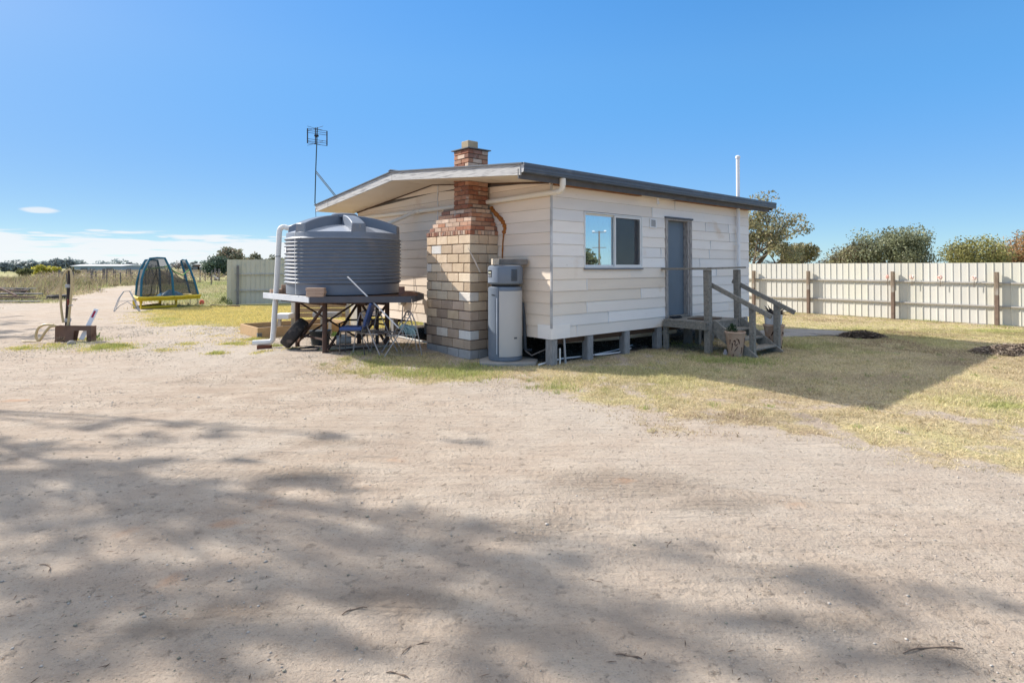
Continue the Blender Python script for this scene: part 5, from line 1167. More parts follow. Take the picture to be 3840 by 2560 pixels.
def smooth_pts(P_, k=6):
    P_ = [Vector(p) for p in P_]; out = []
    for i in range(len(P_)-1):
        p0, p1, p2, p3 = P_[max(i-1, 0)], P_[i], P_[i+1], P_[min(i+2, len(P_)-1)]
        for t in np.linspace(0, 1, k, endpoint=False): out.append(.5*((2*p1)+(p2-p0)*t+(2*p0-5*p1+4*p2-p3)*t*t+(3*p1-3*p2+p3-p0)*t**3))
    return out+[P_[-1]]
hz.tube(smooth_pts(lp), .024, 8)
lp = [(-.02, -.30, .36), (-.12, -.34, .33), (-.22, -.36, .20), (-.30, -.36, .07), (-.36, -.34, .04), (-.42, -.34, .13), (-.38, -.33, .30), (-.25, -.32, .38), (-.06, -.31, .375)]
hz.tube(smooth_pts(lp), .026, 8)
hz.tube(smooth_pts([(-.36, -.36, .03), (-.5, -.33, .02), (-.68, -.32, .02), (-.8, -.25, .02)]), .016, 8)
o = hz.build('hose', HOSE, None, True); o.location = HP; tag(o, 'looped tan hose hung over the dark tap post and trailing on grass', 'hose')
bs = thing('steel_stand', 'brown rusty steel box stand with an opening, in front of the tap post', 'stand', G(276, 1280), radians(-4))
m_ = MB(); y0, y1 = -.02, .0
x0 = -.40
m_.prism([(-.42, 0, .0), (-.03, 0, -.03), (.0, 0, .24), (.30, 0, .24), (.30, 0, -.02), (.38, 0, -.02), (.39, 0, .345), (-.42, 0, .345)], (0, .014, 0)); m_.build('front_plate', BROWNST, bs)
m_ = MB(); m_.prism([(-.42, .14, 0), (-.05, .14, 0), (.0, .14, .24), (.30, .14, .24), (.30, .14, 0), (.38, .14, 0), (.39, .14, .335), (-.42, .14, .335)], (0, .012, 0)); m_.build('back_plate', BROWNST, bs)
m_ = MB(); m_.bb(-.44, -.425, .0, .15, 0, .34); m_.build('end_plate', BROWNST, bs); m_ = MB(); m_.bb(.392, .404, .0, .15, 0, .34); m_.build('end_plate', BROWNST, bs)
m_ = MB(); m_.bb(-.44, .40, -.01, .0-.001, .325, .347); m_.build('top_lip', BROWNST, bs)
gpst = thing('guide_post', 'white plastic road guide post with a red reflector leaning in the brown stand', 'guide post', G(270, 1282)+Vector((.05, .2, .02)))
a_ = Vector((0, 0, 0)); b_ = at(362, 1158, HP.y+.2)-gpst.location
m_ = MB(); m_.bar(a_, b_, .11, .018, up=(0, -1, .2)); m_.build('blade', WHITEP, gpst, False, .006)
dd_ = (b_-a_); nn = Vector((0, -1, .2)).normalized()
m_ = MB(); m_.bar(a_+dd_*.72+nn*.012, a_+dd_*.93+nn*.012, .05, .004, up=(0, -1, .2)); m_.build('red_reflector', REDREF, gpst)
m_ = MB(); m_.lathe([(.08, 0), (.075, .04), (.04, .075), (0, .08)], n=10); o = m_.build('stone_lump', CONC, None, True); o.location = G(268, 1290); tag(o, 'grey concrete lump at the foot of the brown steel stand', 'stone')

# ------------------------------------------------------------------ timber pile at left edge
for k, (px, py, L_, w, h, an_, z, lab) in enumerate(((10, 1135, 3.0, .3, .05, .05, .05, 'broad grey board at the bottom of the timber pile'), (20, 1128, 2.6, .2, .08, -.1, .16, 'pale board second from the bottom of the timber pile'), (30, 1124, 2.8, .25, .06, .12, .28, 'brown board in the middle of the timber pile'), (15, 1120, 2.2, .2, .08, -.2, .40, 'short dark board high on the timber pile'), (30, 1118, 2.4, .15, .05, .1, .50, 'topmost flat board of the timber pile'), (130, 1126, 3.6, .18, .04, .02, .05, 'long pale board stretching right from the timber pile'))):
    m_ = MB(); m_.box((0, 0, h/2), (L_, w, h)); o = m_.build('board', M('old_board_a', (.40, .36, .33), (.28, .24, .22), rough=.9) if k % 2 == 0 else M('old_board_b', (.24, .16, .13), (.18, .12, .10), rough=.9), None, False, .004)
    o.location = G(px, py)+Vector((0, 0, z)); o.rotation_euler = (0, .02, an_+.2); tag(o, lab, 'board', 'old boards piled at the left edge')
m_ = MB(); m_.bar(at(-60, 1052, 26.5), at(60, 1108, 26.0), .09, .06); o = m_.build('leaning_beam', M('old_board_b', (.24, .16, .13)), None, False, .004); tag(o, 'dark beam slanting down across the timber pile', 'beam')

# ------------------------------------------------------------------ path slab, heaps
pts = [G(*p) for p in ((2840, 1262), (2835, 1246), (2880, 1236), (3010, 1236), (3130, 1242), (3230, 1250), (3240, 1262), (3100, 1258), (2950, 1266))]
m_ = MB(); c0 = sum(pts, Vector())/len(pts); m_.prism([(p.x-c0.x, p.y-c0.y, -.02) for p in pts], (0, 0, .045)); o = m_.build('cement_path', M('cement', (.34, .31, .28), (.24, .22, .195), sc=2, rough=.95, bump=.004, bsc=20, wear=(.16, .14, .12), wsc=1.5, wth=.62), None, False, .006); o.location = c0; tag(o, kind='structure')
def heap(px, py, rx, ry, h, n, lab, cols, seed):
    c = G(px, py); r = np.random.default_rng(seed); a = r.uniform(0, 2*pi, n); q = np.sqrt(r.uniform(0, 1, n)); x = np.cos(a)*q*rx; y = np.sin(a)*q*ry; z = h*(1-q*q)*r.uniform(.3, 1.1, n)
    L_ = r.uniform(.02, .09, n); th = r.uniform(0, 2*pi, n); ph = r.uniform(-.4, .5, n); d = np.stack([np.cos(th)*np.cos(ph), np.sin(th)*np.cos(ph), np.sin(ph)], 1)*L_[:, None]; e = np.stack([-np.sin(th), np.cos(th), r.uniform(-.5, .5, n)], 1)*r.uniform(.006, .016, n)[:, None]
    p = np.stack([x, y, z], 1); v = np.stack([p-d, p+e, p+d, p-e], 1).reshape(-1, 3)
    t = thing('clipping_heap', lab, 'heap', c); col = np.array(cols)[r.integers(0, len(cols), n)]*r.uniform(.6, 1.3, n)[:, None]
    np_mesh('loose_clippings', v, 4, STONE, np.repeat(col, 4, 0), t)
    m_ = MB(); m_.lathe([(1.0, -.02), (.8, h*.3), (.5, h*.5), (.2, h*.55), (0, h*.55)], n=18)
    m_.v = [(x_*rx*.92, y_*ry*.92, z_) for x_, y_, z_ in m_.v]; m_.build('soil_mound', DIRT, t, True)
HCOL = [(.12, .09, .07), (.20, .15, .11), (.08, .06, .05), (.28, .22, .16)]
heap(3232, 1262, .55, .40, .14, 2600, 'dark heap of dead clippings on the shaded lawn at the end of the cement path', HCOL, 1)
heap(3850, 1322, 1.0, .6, .16, 4200, 'sunlit heap of brown clippings at the right edge of the lawn', [(.22, .16, .12), (.32, .25, .18), (.14, .10, .08), (.38, .30, .22)], 2)
# fallen post on grass
m_ = MB(); m_.bar((0, 0, .03), (1.5, -.6, .03), .06, .05); o = m_.build('fallen_stake', M('old_board_b', (.24, .16, .13)), None); o.location = G(790, 1147); tag(o, 'dark stake lying on the lawn below the grey green fence', 'stake')

# ------------------------------------------------------------------ vegetation helpers
def leaves(centres, radii, n, size, col, cvar=.3, flat=.7, seed=0, aspect=.45, tipcol=None):
    r = np.random.default_rng(seed); C = np.array([tuple(c) for c in centres]); R_ = np.array(radii, float)
    w = R_**2; w = w/w.sum(); k = r.choice(len(C), n, p=w)
    d = r.normal(0, 1, (n, 3)); d /= np.linalg.norm(d, axis=1)[:, None]; q = r.uniform(.25, 1, n)**.6
    p = C[k]+d*(R_[k]*q)[:, None]*np.array([1, 1, flat])
    a = r.normal(0, 1, (n, 3)); a[:, 2] -= .5; a /= np.linalg.norm(a, axis=1)[:, None]
    b = np.cross(a, r.normal(0, 1, (n, 3))); b /= np.linalg.norm(b, axis=1)[:, None]
    s = size*r.uniform(.6, 1.4, n)[:, None]
    v = np.stack([p-a*s, p+b*s*aspect, p+a*s, p-b*s*aspect], 1).reshape(-1, 3)
    cb = np.array(col)[None]*r.uniform(1-cvar, 1+cvar, len(C))[k][:, None]*r.uniform(.7, 1.3, n)[:, None]
    if tipcol is not None: m = (r.uniform(0, 1, n) < .25)[:, None]; cb = np.where(m, np.array(tipcol)[None]*r.uniform(.7, 1.2, n)[:, None], cb)
    return v, np.repeat(cb, 4, 0)
LEAFW = M('leaf', (1, 1, 1), (.85, .85, .85), sc=1, rough=.5, trans=.35)
def tree(name, base, H_, spread, label, cat='tree', seed=0, nlimb=7, n=6000, leaf=.13, col=(.13, .145, .07), crown0=.35, clump=.16, group=None, trunk_r=None, lean=0, open_=.6, tip=None, shape='gum', nsub=4):
    r = random.Random(seed); t = thing(name, label, cat, base, 0, group); m_ = MB(); tr = trunk_r or H_*.028
    cents = []; rads = []
    def limb(p, d, L_, rad, depth):
        pts = [p]; q = p.copy(); dd = d.copy(); k = 5
        for i in range(k):
            dd = (dd+Vector((r.uniform(-.28, .28), r.uniform(-.28, .28), r.uniform(-.1, .2)))).normalized(); q = q+dd*L_/k; hr_ = hypot(q.x, q.y)/spread
            if hr_ > .95: q.x /= hr_/.95; q.y /= hr_/.95
            q.z = min(q.z, H_*(.95-.42*min(1, hr_)**2.2)); pts.append(q.copy())
        m_.tube(pts, [rad*(1-.6*i/k) for i in range(k+1)], 6 if depth else 8)
        if depth == 0 or L_ < H_*.08:
            cents.append(q); rads.append(H_*clump*r.uniform(.6, 1.15)); 
            if r.random() < open_: cents.append(pts[3]); rads.append(H_*clump*r.uniform(.4, .8))
            return
        for j in range(nsub):
            a = r.uniform(0, 2*pi); o_ = Vector((cos(a), sin(a), r.uniform(-.15, .7))).normalized(); limb(pts[r.choice([3, 4, 5])], (dd*.55+o_*.8).normalized(), L_*r.uniform(.5, .75), rad*.45, depth-1)
    z0 = H_*crown0; tp = [Vector((0, 0, -.1)), Vector((lean*.3, 0, z0*.5)), Vector((lean*.7, 0, z0))]
    m_.tube(tp, [tr*1.25, tr, tr*.9], 10)
    for i in range(nlimb):
        a = 2*pi*i/nlimb+r.uniform(-.4, .4); up = r.uniform(.35, 1.3); d_ = Vector((cos(a)*spread, sin(a)*spread, H_*(1-crown0)*up*.8)); L_ = d_.length*.46
        limb(tp[2]-Vector((0, 0, r.uniform(0, z0*.25))), d_.normalized(), L_, tr*.6, 2 if n > 2500 else 1)
    m_.build('trunk', BARK, t, True)
    # keep the crown inside its spread and height
    C2 = []
    for c in cents:
        h = hypot(c.x, c.y)
        if h > spread: c = Vector((c.x*spread/h, c.y*spread/h, c.z))
        hr_ = min(1.0, h/spread); c.z = min(max(c.z, H_*crown0*.8), H_*(.93-.42*hr_**2.2)); C2.append(c)
    v, cl = leaves(C2, rads, n, leaf, col, .35, .7, seed+1, .45, tip)
    np_mesh('crown', v, 4, LEAFW, cl, t)
    return t
GRN = (.105, .115, .055)
# right, beyond the fence
b = at(2860, 1000, 42); b.z = 0
tree('gum_tree', at(2815, 1000, 42)*1.0-Vector((0, 0, 1.65)), 8.0, 3.9, 'open twisted gum tree beyond the cream fence, partly hidden by the cabin', seed=21, nlimb=9, n=7500, leaf=.11, col=(.27, .26, .14), clump=.085, tip=(.46, .38, .22), crown0=.16, open_=.9, trunk_r=.22)
tree('gum_tree', at(2975, 1000, 45)-Vector((0, 0, 1.65)), 4.1, 2.2, 'small spreading gum branch clump just right of the twisted gum', seed=33, nlimb=6, n=3600, leaf=.13, col=(.27, .26, .14), clump=.12, tip=(.46, .38, .22), crown0=.30, open_=.9)
tree('bushy_tree', at(3350, 1000, 55)-Vector((0, 0, 1.65)), 7.0, 4.0, 'tall rounded grey green tree in the middle beyond the cream fence', seed=41, nlimb=9, n=15000, leaf=.12, col=(.27, .285, .17), clump=.19, crown0=.12, open_=1)
tree('bushy_tree', at(3215, 1000, 56)-Vector((0, 0, 1.65)), 3.9, 3.2, 'low brownish green tree against the left side of the tall rounded tree', seed=43, nlimb=8, n=8000, leaf=.12, col=(.29, .27, .15), clump=.26, crown0=.1, open_=1, tip=(.17, .11, .07))
tree('bushy_tree', at(3135, 1000, 57)-Vector((0, 0, 1.65)), 2.6, 1.2, 'small wispy reddish bush top at the left end of the tree group', seed=44, nlimb=5, n=1500, leaf=.10, col=(.26, .19, .12), clump=.2, crown0=.2)
tree('wattle_tree', at(3655, 1000, 50)-Vector((0, 0, 1.65)), 4.9, 2.1, 'yellow green tree beyond the fence, left of the rust brown tree', seed=51, nlimb=9, n=9000, leaf=.11, col=(.36, .34, .13), clump=.24, crown0=.1, open_=1)
tree('rust_brown_tree', at(3830, 1000, 52)-Vector((0, 0, 1.65)), 6.1, 2.9, 'rust brown flowering tree beyond the fence at the right edge', seed=52, nlimb=9, n=11000, leaf=.11, col=(.46, .27, .13), clump=.22, crown0=.1, open_=1, tip=(.22, .21, .09))
tree('low_bush', at(3520, 1000, 58)-Vector((0, 0, 1.65)), 2.2, .9, 'low reddish bush between the rounded tree and the yellow green tree', seed=53, nlimb=6, n=2200, leaf=.10, col=(.30, .20, .14), clump=.3, crown0=.1, open_=1)
# left horizon
def far(px, ptop, Y, wpx, lab, name='gum_tree', **k):
    base = at(px, 1004, Y); base.z = 0; H_ = at(px, ptop-12, Y).z; sp = wpx/2/F*Y
    tree(name, base, H_, sp, lab, **k)
far(868, 922, 75, 110, 'tall open gum tree behind the left end of the grey green fence', seed=61, nlimb=8, n=3000, leaf=.18, clump=.10, col=(.26, .265, .18), tip=(.30, .23, .16), open_=.9)
far(812, 956, 70, 72, 'dark pine like tree left of the tall open gum tree', name='pine_tree', seed=62, nlimb=9, n=5000, leaf=.16, clump=.22, col=(.12, .17, .12), crown0=.05, open_=1)
far(955, 938, 80, 95, 'broad gum tree right of the tall open gum behind the fence', seed=63, nlimb=8, n=2000, leaf=.18, clump=.11, col=(.27, .275, .18), tip=(.30, .25, .16), crown0=.3)
far(1015, 950, 82, 70, 'low gum tree behind the fence next to the white pipe', seed=64, nlimb=7, n=1500, leaf=.18, clump=.13, col=(.26, .27, .18))
far(1062, 960, 84, 22, 'tiny gum tree top between the white pipe and the tank', seed=65, nlimb=5, n=900, leaf=.2, clump=.2, col=(.26, .27, .18))
HAZE_C = (.30, .34, .33)  # horizon leaf colour, paled and greyed with distance haze painted in
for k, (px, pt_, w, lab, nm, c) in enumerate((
    (18, 990, 46, 'low tree at the far left end of the horizon', 'gum_tree', HAZE_C), (62, 998, 40, 'faint low tree second from the left on the horizon', 'gum_tree', HAZE_C),
    (122, 974, 54, 'rounded tree standing above the far left horizon', 'gum_tree', HAZE_C), (168, 984, 34, 'small tree just right of the rounded tree on the left horizon', 'gum_tree', HAZE_C),
    (212, 973, 52, 'bushy tree on the horizon left of the big shed', 'gum_tree', HAZE_C), (268, 970, 58, 'wide flat topped tree rising behind the left end of the big shed', 'gum_tree', HAZE_C), (302, 984, 50, 'low tree top behind the big shed roof', 'gum_tree', HAZE_C),
    (484, 994, 34, 'small tree right of the big shed', 'gum_tree', HAZE_C), (512, 994, 28, 'small tree seen through the trampoline net', 'gum_tree', HAZE_C),
    (668, 976, 44, 'bare branched tree between the trampoline poles', 'bare_tree', (.16, .13, .11)), (700, 986, 30, 'low dark tree behind the right trampoline pole', 'gum_tree', HAZE_C), (752, 980, 30, 'bare leafless tree above the far houses', 'bare_tree', (.15, .13, .12)), (722, 984, 24, 'small dark tree above the brown shed', 'gum_tree', HAZE_C))):
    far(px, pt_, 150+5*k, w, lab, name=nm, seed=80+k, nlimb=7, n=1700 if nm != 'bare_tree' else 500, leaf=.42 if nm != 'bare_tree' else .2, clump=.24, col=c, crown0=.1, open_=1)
far(165, 1008, 85, 105, 'bright yellow green bush in front of the far left trees', name='yellow_bush', seed=99, nlimb=8, n=2600, leaf=.17, clump=.3, col=(.55, .50, .09), crown0=.05, open_=1)
far(95, 1014, 80, 60, 'dull green bush left of the bright yellow green bush', name='bush', seed=98, nlimb=6, n=1200, leaf=.17, clump=.3, col=(.16, .17, .07), crown0=.05, open_=1)
far(270, 1012, 82, 60, 'brownish green bush right of the bright yellow green bush', name='bush', seed=97, nlimb=6, n=1200, leaf=.17, clump=.3, col=(.17, .15, .08), crown0=.05, open_=1)
# far wood line closing the horizon
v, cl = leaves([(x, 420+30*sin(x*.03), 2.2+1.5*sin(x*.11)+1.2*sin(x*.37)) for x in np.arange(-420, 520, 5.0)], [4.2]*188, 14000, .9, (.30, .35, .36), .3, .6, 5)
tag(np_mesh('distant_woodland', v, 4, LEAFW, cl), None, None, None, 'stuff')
# weeds and shrub by the left fence
bushlet('weedy_shrub', G(838, 1146), 700, .45, .38, (.13, .18, .06), 'green weedy shrub at the left end of the grey green fence', 'shrub', .035)
for px, py, lab in ((1253, 1270, 'spiky green weed behind the pump beneath the tank'), (1645, 1283, 'bright green weed left of the chimney foot'), (358, 1272, 'bright green weed growing inside the brown steel stand')):
    bushlet('weed', G(px, py), 90, .12, .16, (.16, .27, .06), lab, 'weed', .035)
bushlet('dry_weed', G(225, 1288), 160, .16, .14, (.22, .17, .13), 'dry brown weed in front of the tap post', 'weed', .03)

# ------------------------------------------------------------------ vineyard
pm_ = MB(); pm_.tube([(0, 0, -.1), (.01, 0, 1.25)], .055, 5)
p0 = pm_.build('vineyard_post', M('vine_post', (.20, .18, .17), (.14, .12, .115), rough=.9), None)
VG = 'grey posts of the vineyard rows'; VL = 'grey timber post in the vineyard rows beyond the paddock'
tag(p0, VL, 'post', VG); k = 0; r = random.Random(31)
vc = []
for row in range(13):
    y = 52+row*6.5
    for q in range(19):
        x = -y*.80+q*(y*.60/18)+r.uniform(-.5, .5)
        px = 1920+F*x/y
        if px > 830 or px < 200: continue
        if k > 0: o = dup(p0)
        else: o = p0
        o.location = (x, y+r.uniform(-.6, .6), 0); o.rotation_euler = (r.uniform(-.06, .06), r.uniform(-.06, .06), 0); o.scale = (1, 1, r.uniform(.85, 1.15)); k += 1
    for x in np.arange(-y*.82, -y*.47, .7): vc.append((x, y, .65))
# bigger strainer posts in front
for px, py, h, lab in ((30, 1056, 1.5, None), (388, 1057, 1.45, 'stout grey strainer post left of the trampoline frame, nearest in the vineyard'), (806, 1052, 1.45, 'left post of the braced pair at the vineyard corner by the grey green fence'), (821, 1053, 1.4, 'right post of the braced pair at the vineyard corner by the grey green fence'), (222, 1046, 1.2, 'lone dark post at the edge of the weeds behind the tap post')):
    if not lab: continue
    m_ = MB(); m_.tube([(0, 0, -.1), (.02, 0, h)], .13, 8); o = m_.build('strainer_post', M('vine_post', (.2, .18, .17)), None, True); o.location = G(px, py); tag(o, lab, 'post')
m_ = MB(); a_ = at(797, 1032, 66); b_ = at(818, 1046, 66); m_.tube([a_-a_, b_-a_], .09, 6); o = m_.build('brace_rail', WHITEP, None, True); o.location = a_; tag(o, 'white brace slanting between the pair of vineyard corner posts', 'rail')
v, cl = leaves(vc, [.62]*len(vc), 26000, .085, (.36, .27, .21), .3, .75, 12, .3, (.42, .38, .17))
tag(np_mesh('vineyard', v, 4, LEAFW, cl), None, None, None, 'stuff')

# ------------------------------------------------------------------ far buildings
def shed(c, w, d, h, rh, wall, roof, lab, cat='shed', rz=0):
    t = thing('farm_shed', lab, cat, c, rz)
    m_ = MB(); m_.bb(-w/2, w/2, 0, d, 0, h); m_.build('wall', wall, t)
    m_ = MB(); m_.prism([(-w/2-.3, -.3, h), (-w/2-.3, d+.3, h), (-w/2-.3, d/2, h+rh)], (w+.6, 0, 0)); m_.build('roof', roof, t)
    n_ = max(2, int(w/6)); m_ = MB()
    for k in range(n_): x = -w/2+(k+.5)*w/n_; m_.bb(x-.9, x+.9, -.04, .0-.002, .1, h*.72)
    m_.build('door', M('shed_door', (.16, .18, .20), rough=.7), t)
WB = M('blue_grey_wall', (.30, .36, .42), (.27, .33, .38), rough=.6)
shed(at(363, 1004, 150)*1.0-Vector((0, 0, at(363, 1004, 150).z)), 13.3, 9, 1.85, .42, WB, M('white_roof', (.8, .8, .8), rough=.5), 'long blue grey farm shed with a white roof on the left horizon')
shed(Vector((at(745, 1000, 160).x, 160, 0)), 2.6, 5, 2.2, .4, M('brown_wall', (.16, .11, .09), rough=.8), M('dull_roof', (.3, .32, .3), rough=.7), 'small brown shed on the horizon right of the trampoline')
shed(Vector((at(772, 1000, 158).x, 158, 0)), 2.6, 4, 2.1, .35, M('pale_wall', (.55, .58, .62), rough=.7), M('dull_roof', (.3, .32, .3)), 'small pale shed between the brown shed and the white blue cabins')
shed(Vector((at(800, 1000, 157).x, 157, 0)), 2.3, 4, 2.1, .3, M('white_blue_wall', (.62, .70, .80), rough=.7), M('pale_roof', (.6, .62, .65), rough=.7), 'small white blue cabin beside the dark pine like tree')

# ------------------------------------------------------------------ tall gums left of the frame: their crowns shade the dirt
def shade_tree(patches, base, label, seed, hs=(7.2, 9.0), per=1.0, name='gum_tree'):
    r = np.random.default_rng(seed); rr = random.Random(seed); t = thing(name, label, 'tree', base); V_, C_ = [], []; cents = []
    for (px, py, rx, ry, dn_) in patches:
        c = G(px, py); ax = rx/F*c.y; ay = max(.06, c.y*c.y/(F*EYE)*ry)
        if ax*ay <= 0: continue
        n = int(per*dn_*dn_*ax*ay*1700)+10
        h0 = rr.uniform(*hs)
        ks = max(4, int(ax*ay*42)); sx_ = c.x+r.normal(0, .5, ks)*ax; sy_ = c.y+r.normal(0, .5, ks)*ay; ki = r.integers(0, ks, n); sg = r.uniform(.03, .085, ks)[ki]
        x = sx_[ki]+r.normal(0, 1, n)*sg*1.5; y = sy_[ki]+r.normal(0, 1, n)*sg*.8; h = h0+r.normal(0, .25, n)
        p = np.stack([x, y, np.zeros(n)], 1)+np.array(TOSUN)[None]/TOSUN.z*h[:, None]-np.array(base)[None]
        a = r.normal(0, 1, (n, 3)); a /= np.linalg.norm(a, axis=1)[:, None]; b = np.cross(a, r.normal(0, 1, (n, 3))); b /= np.linalg.norm(b, axis=1)[:, None]
        s = r.uniform(.06, .11, n)[:, None]; V_.append(np.stack([p-a*s, p+b*s*.42, p+a*s, p-b*s*.42], 1).reshape(-1, 3)); C_.append(np.repeat(np.array(GRN)[None]*r.uniform(.6, 1.4, n)[:, None], 4, 0))
        cents.append(Vector(tuple(p.mean(0))))
    m_ = MB(); mid = sum(cents, Vector())/len(cents); fork = Vector((0, 0, mid.z*.55))
    m_.tube([(0, 0, -.1), fork*.5+Vector((.1, .05, 0)), fork], [.26, .2, .17], 10)
    hubs = [fork.lerp(c, .6)+Vector((0, 0, -.3)) for c in cents[::9]]
    for hb in hubs: m_.tube([fork, fork.lerp(hb, .5)+Vector((.3, .2, .5)), hb], [.06, .035, .02], 7)
    for c in cents:
        hb = min(hubs, key=lambda q: (q-c).length); m_.tube([hb, hb.lerp(c, .5)+Vector((0, 0, .1)), c], [.02, .014, .006], 5)
    m_.build('trunk', BARK, t, True); np_mesh('crown', np.concatenate(V_), 4, LEAFW, np.concatenate(C_), t)
R1 = [(480, 230, 90, 25, .5), (800, 235, 120, 25, .35), (600, 310, 110, 35, .6), (260, 350, 110, 30, .6), (100, 380, 120, 30, .5), (700, 400, 120, 45, .7), (350, 420, 200, 50, .9), (100, 480, 150, 40, .8), (500, 480, 160, 40, .8), (900, 510, 130, 25, .9), (1130, 540, 100, 20, .4), (1270, 500, 80, 15, .5), (1480, 495, 150, 25, .9), (1600, 520, 80, 15, .5), (100, 580, 130, 30, .6), (850, 585, 90, 25, .7), (620, 630, 110, 30, .8), (60, 650, 100, 40, .5), (330, 690, 120, 30, .4), (1450, 580, 120, 50, .25), (1000, 750, 220, 28, .45), (350, 760, 150, 40, .5), (150, 840, 150, 30, .5),
      (1700, 790, 160, 50, .9), (1850, 720, 150, 22, .5), (2000, 790, 200, 45, 1), (2250, 850, 140, 35, 1), (1500, 830, 120, 50, .6), (1900, 900, 150, 40, .45), (50, 920, 80, 40, .9), (450, 900, 180, 50, 1), (200, 960, 150, 60, .9), (600, 970, 150, 80, 1), (950, 930, 200, 50, .8), (1100, 1000, 150, 40, .9), (400, 1060, 200, 60, 1), (150, 1100, 200, 60, .9), (700, 1060, 120, 50, .9), (1250, 910, 100, 20, .6), (1480, 960, 100, 40, .6), (1600, 1000, 120, 25, .6), (1900, 1000, 200, 30, .5), (300, 1180, 150, 50, .9), (700, 1180, 200, 60, .9), (1000, 1150, 150, 50, .7), (1200, 1220, 150, 60, .9), (900, 1300, 200, 60, .7), (500, 1300, 250, 70, .7), (150, 1380, 200, 50, .8), (1500, 1200, 150, 40, .5), (1700, 1230, 150, 40, .6), (1350, 1380, 200, 40, .6), (2250, 1200, 150, 60, .9), (2200, 1350, 200, 60, .9), (2050, 1060, 200, 30, .5)]
R2 = [(60, 870, 120, 30, .9), (620, 770, 100, 15, .5), (800, 820, 150, 20, .3), (1350, 920, 130, 35, .7), (1500, 980, 150, 45, .95), (1650, 1050, 100, 30, .5), (2100, 1040, 120, 30, .5), (2250, 1080, 100, 30, .6), (150, 960, 150, 30, .6), (250, 1050, 150, 50, .8), (420, 1100, 150, 40, .7), (600, 1150, 150, 40, .7), (100, 1200, 200, 80, 1), (250, 1300, 250, 80, .9), (800, 1230, 150, 40, .7), (700, 1300, 150, 50, .7), (950, 1290, 120, 30, .6), (1100, 1120, 150, 30, .5), (1400, 1150, 200, 25, .5), (1500, 1250, 200, 40, .5), (1650, 1330, 200, 40, .6), (1900, 1360, 200, 40, .5), (500, 1400, 300, 40, .7), (1250, 1390, 150, 25, .5)]
_rd = random.Random(77)
PA = [(_rd.uniform(-100, 2900)*(.4+.6*q_/36), _rd.uniform(1900, 2540) if q_ > 25 else _rd.uniform(1600, 2000), _rd.uniform(25, 70), _rd.uniform(8, 20), _rd.uniform(.4, 1)) for q_ in range(36)]+[(x*.8163, 1400+y*.8163, a*.8163, b*.8163, d) for x, y, a, b, d in R1]+[(1920+x*.8163, 1400+y*.8163, a*.8163, b*.8163, d) for x, y, a, b, d in R2]
shade_tree(PA, (-15.2, 9.8, 0), 'tall gum tree out of frame at left whose leafy shadow covers the near dirt', 201)
PB_ = [(60, 1262, 100, 7, 1), (130, 1268, 70, 5, .8), (20, 1245, 50, 6, .8), (30, 1215, 60, 6, .6), (60, 1205, 50, 5, .5), (0, 1190, 40, 8, .7), (150, 1235, 70, 4, .5), (-80, 1250, 90, 12, 1), (-120, 1215, 90, 12, 1)]
shade_tree(PB_, (-25.5, 18.5, 0), 'second gum tree out of frame at left, shading the dirt track by the tap post', 202, (7, 9.5), .9)

# ------------------------------------------------------------------ power pole behind the viewer: it shows in the window glass
def mirror(p): q = loc(p); return W(q[0], -q[1], q[2])
vp_ = at(2248, 866, 62.0); mpole = mirror(vp_); Hp = vp_.z
wp = thing('power_pole', 'tall power pole with crossarms, seen only reflected in the cabin window', 'power pole', (mpole.x, mpole.y, 0), 0)
m_ = MB(); m_.tube([(0, 0, -.2), (0, 0, Hp)], [.12, .08], 8); m_.build('pole_shaft', BARK, wp, True)
cd = (Vector((mpole.x, mpole.y, 0))-Vector((0, 0, 0))).normalized(); cr = Vector((-cd.y, cd.x, 0))
for z, L_ in ((Hp-.15, .75), (Hp-1.8, .75)): m_ = MB(); m_.bar(cr*-L_+Vector((0, 0, z)), cr*L_+Vector((0, 0, z)), .07, .07); m_.build('crossarm', BARK, wp)
m_ = MB()
for sx in (-1, -.8, .8, 1): m_.lathe([(0, 0), (.05, 0), (.06, .06), (.03, .14), (0, .16)], cr*sx*.7+Vector((0, 0, Hp-.08)), 8)
m_.build('insulator', WHITEP, wp, True)
vt = at(2186, 990, 45); mt = mirror(vt)
tree('gum_tree', Vector((mt.x, mt.y, 0)), 3.6, 1.0, 'gum tree behind the viewer, showing at the left edge of the cabin window', seed=301, n=2600, leaf=.14, clump=.16)

# ------------------------------------------------------------------ world, sun, camera
w = bpy.data.worlds.new('World'); scene.world = w; w.use_nodes = True; nt = w.node_tree; N = nt.nodes; L = nt.links
bg = N['Background']; sky = N.new('ShaderNodeTexSky'); sky.sky_type = 'NISHITA'; sky.sun_disc = False
sky.sun_elevation = SUN_EL; sky.sun_rotation = atan2(TOSUN.x, TOSUN.y); sky.altitude = 60; sky.air_density = 1.0; sky.dust_density = .35; sky.ozone_density = 2.2
tc = N.new('ShaderNodeTexCoord'); sx = N.new('ShaderNodeSeparateXYZ'); L.new(tc.outputs['Generated'], sx.inputs[0])
def mth(op, a, b=0.0, c=None):
    x = N.new('ShaderNodeMath'); x.operation = op
    for i, k in enumerate((a, b) if c is None else (a, b, c)):
        if isinstance(k, (int, float)): x.inputs[i].default_value = k
        else: L.new(k, x.inputs[i])
    return x.outputs[0]
def mr(f, a, b, lo=0, hi=1):
    r_ = N.new('ShaderNodeMapRange'); r_.interpolation_type = 'SMOOTHSTEP'
    for i, k in enumerate((a, b, lo, hi)): r_.inputs[i+1].default_value = k
    L.new(f, r_.inputs[0]); return r_.outputs[0]
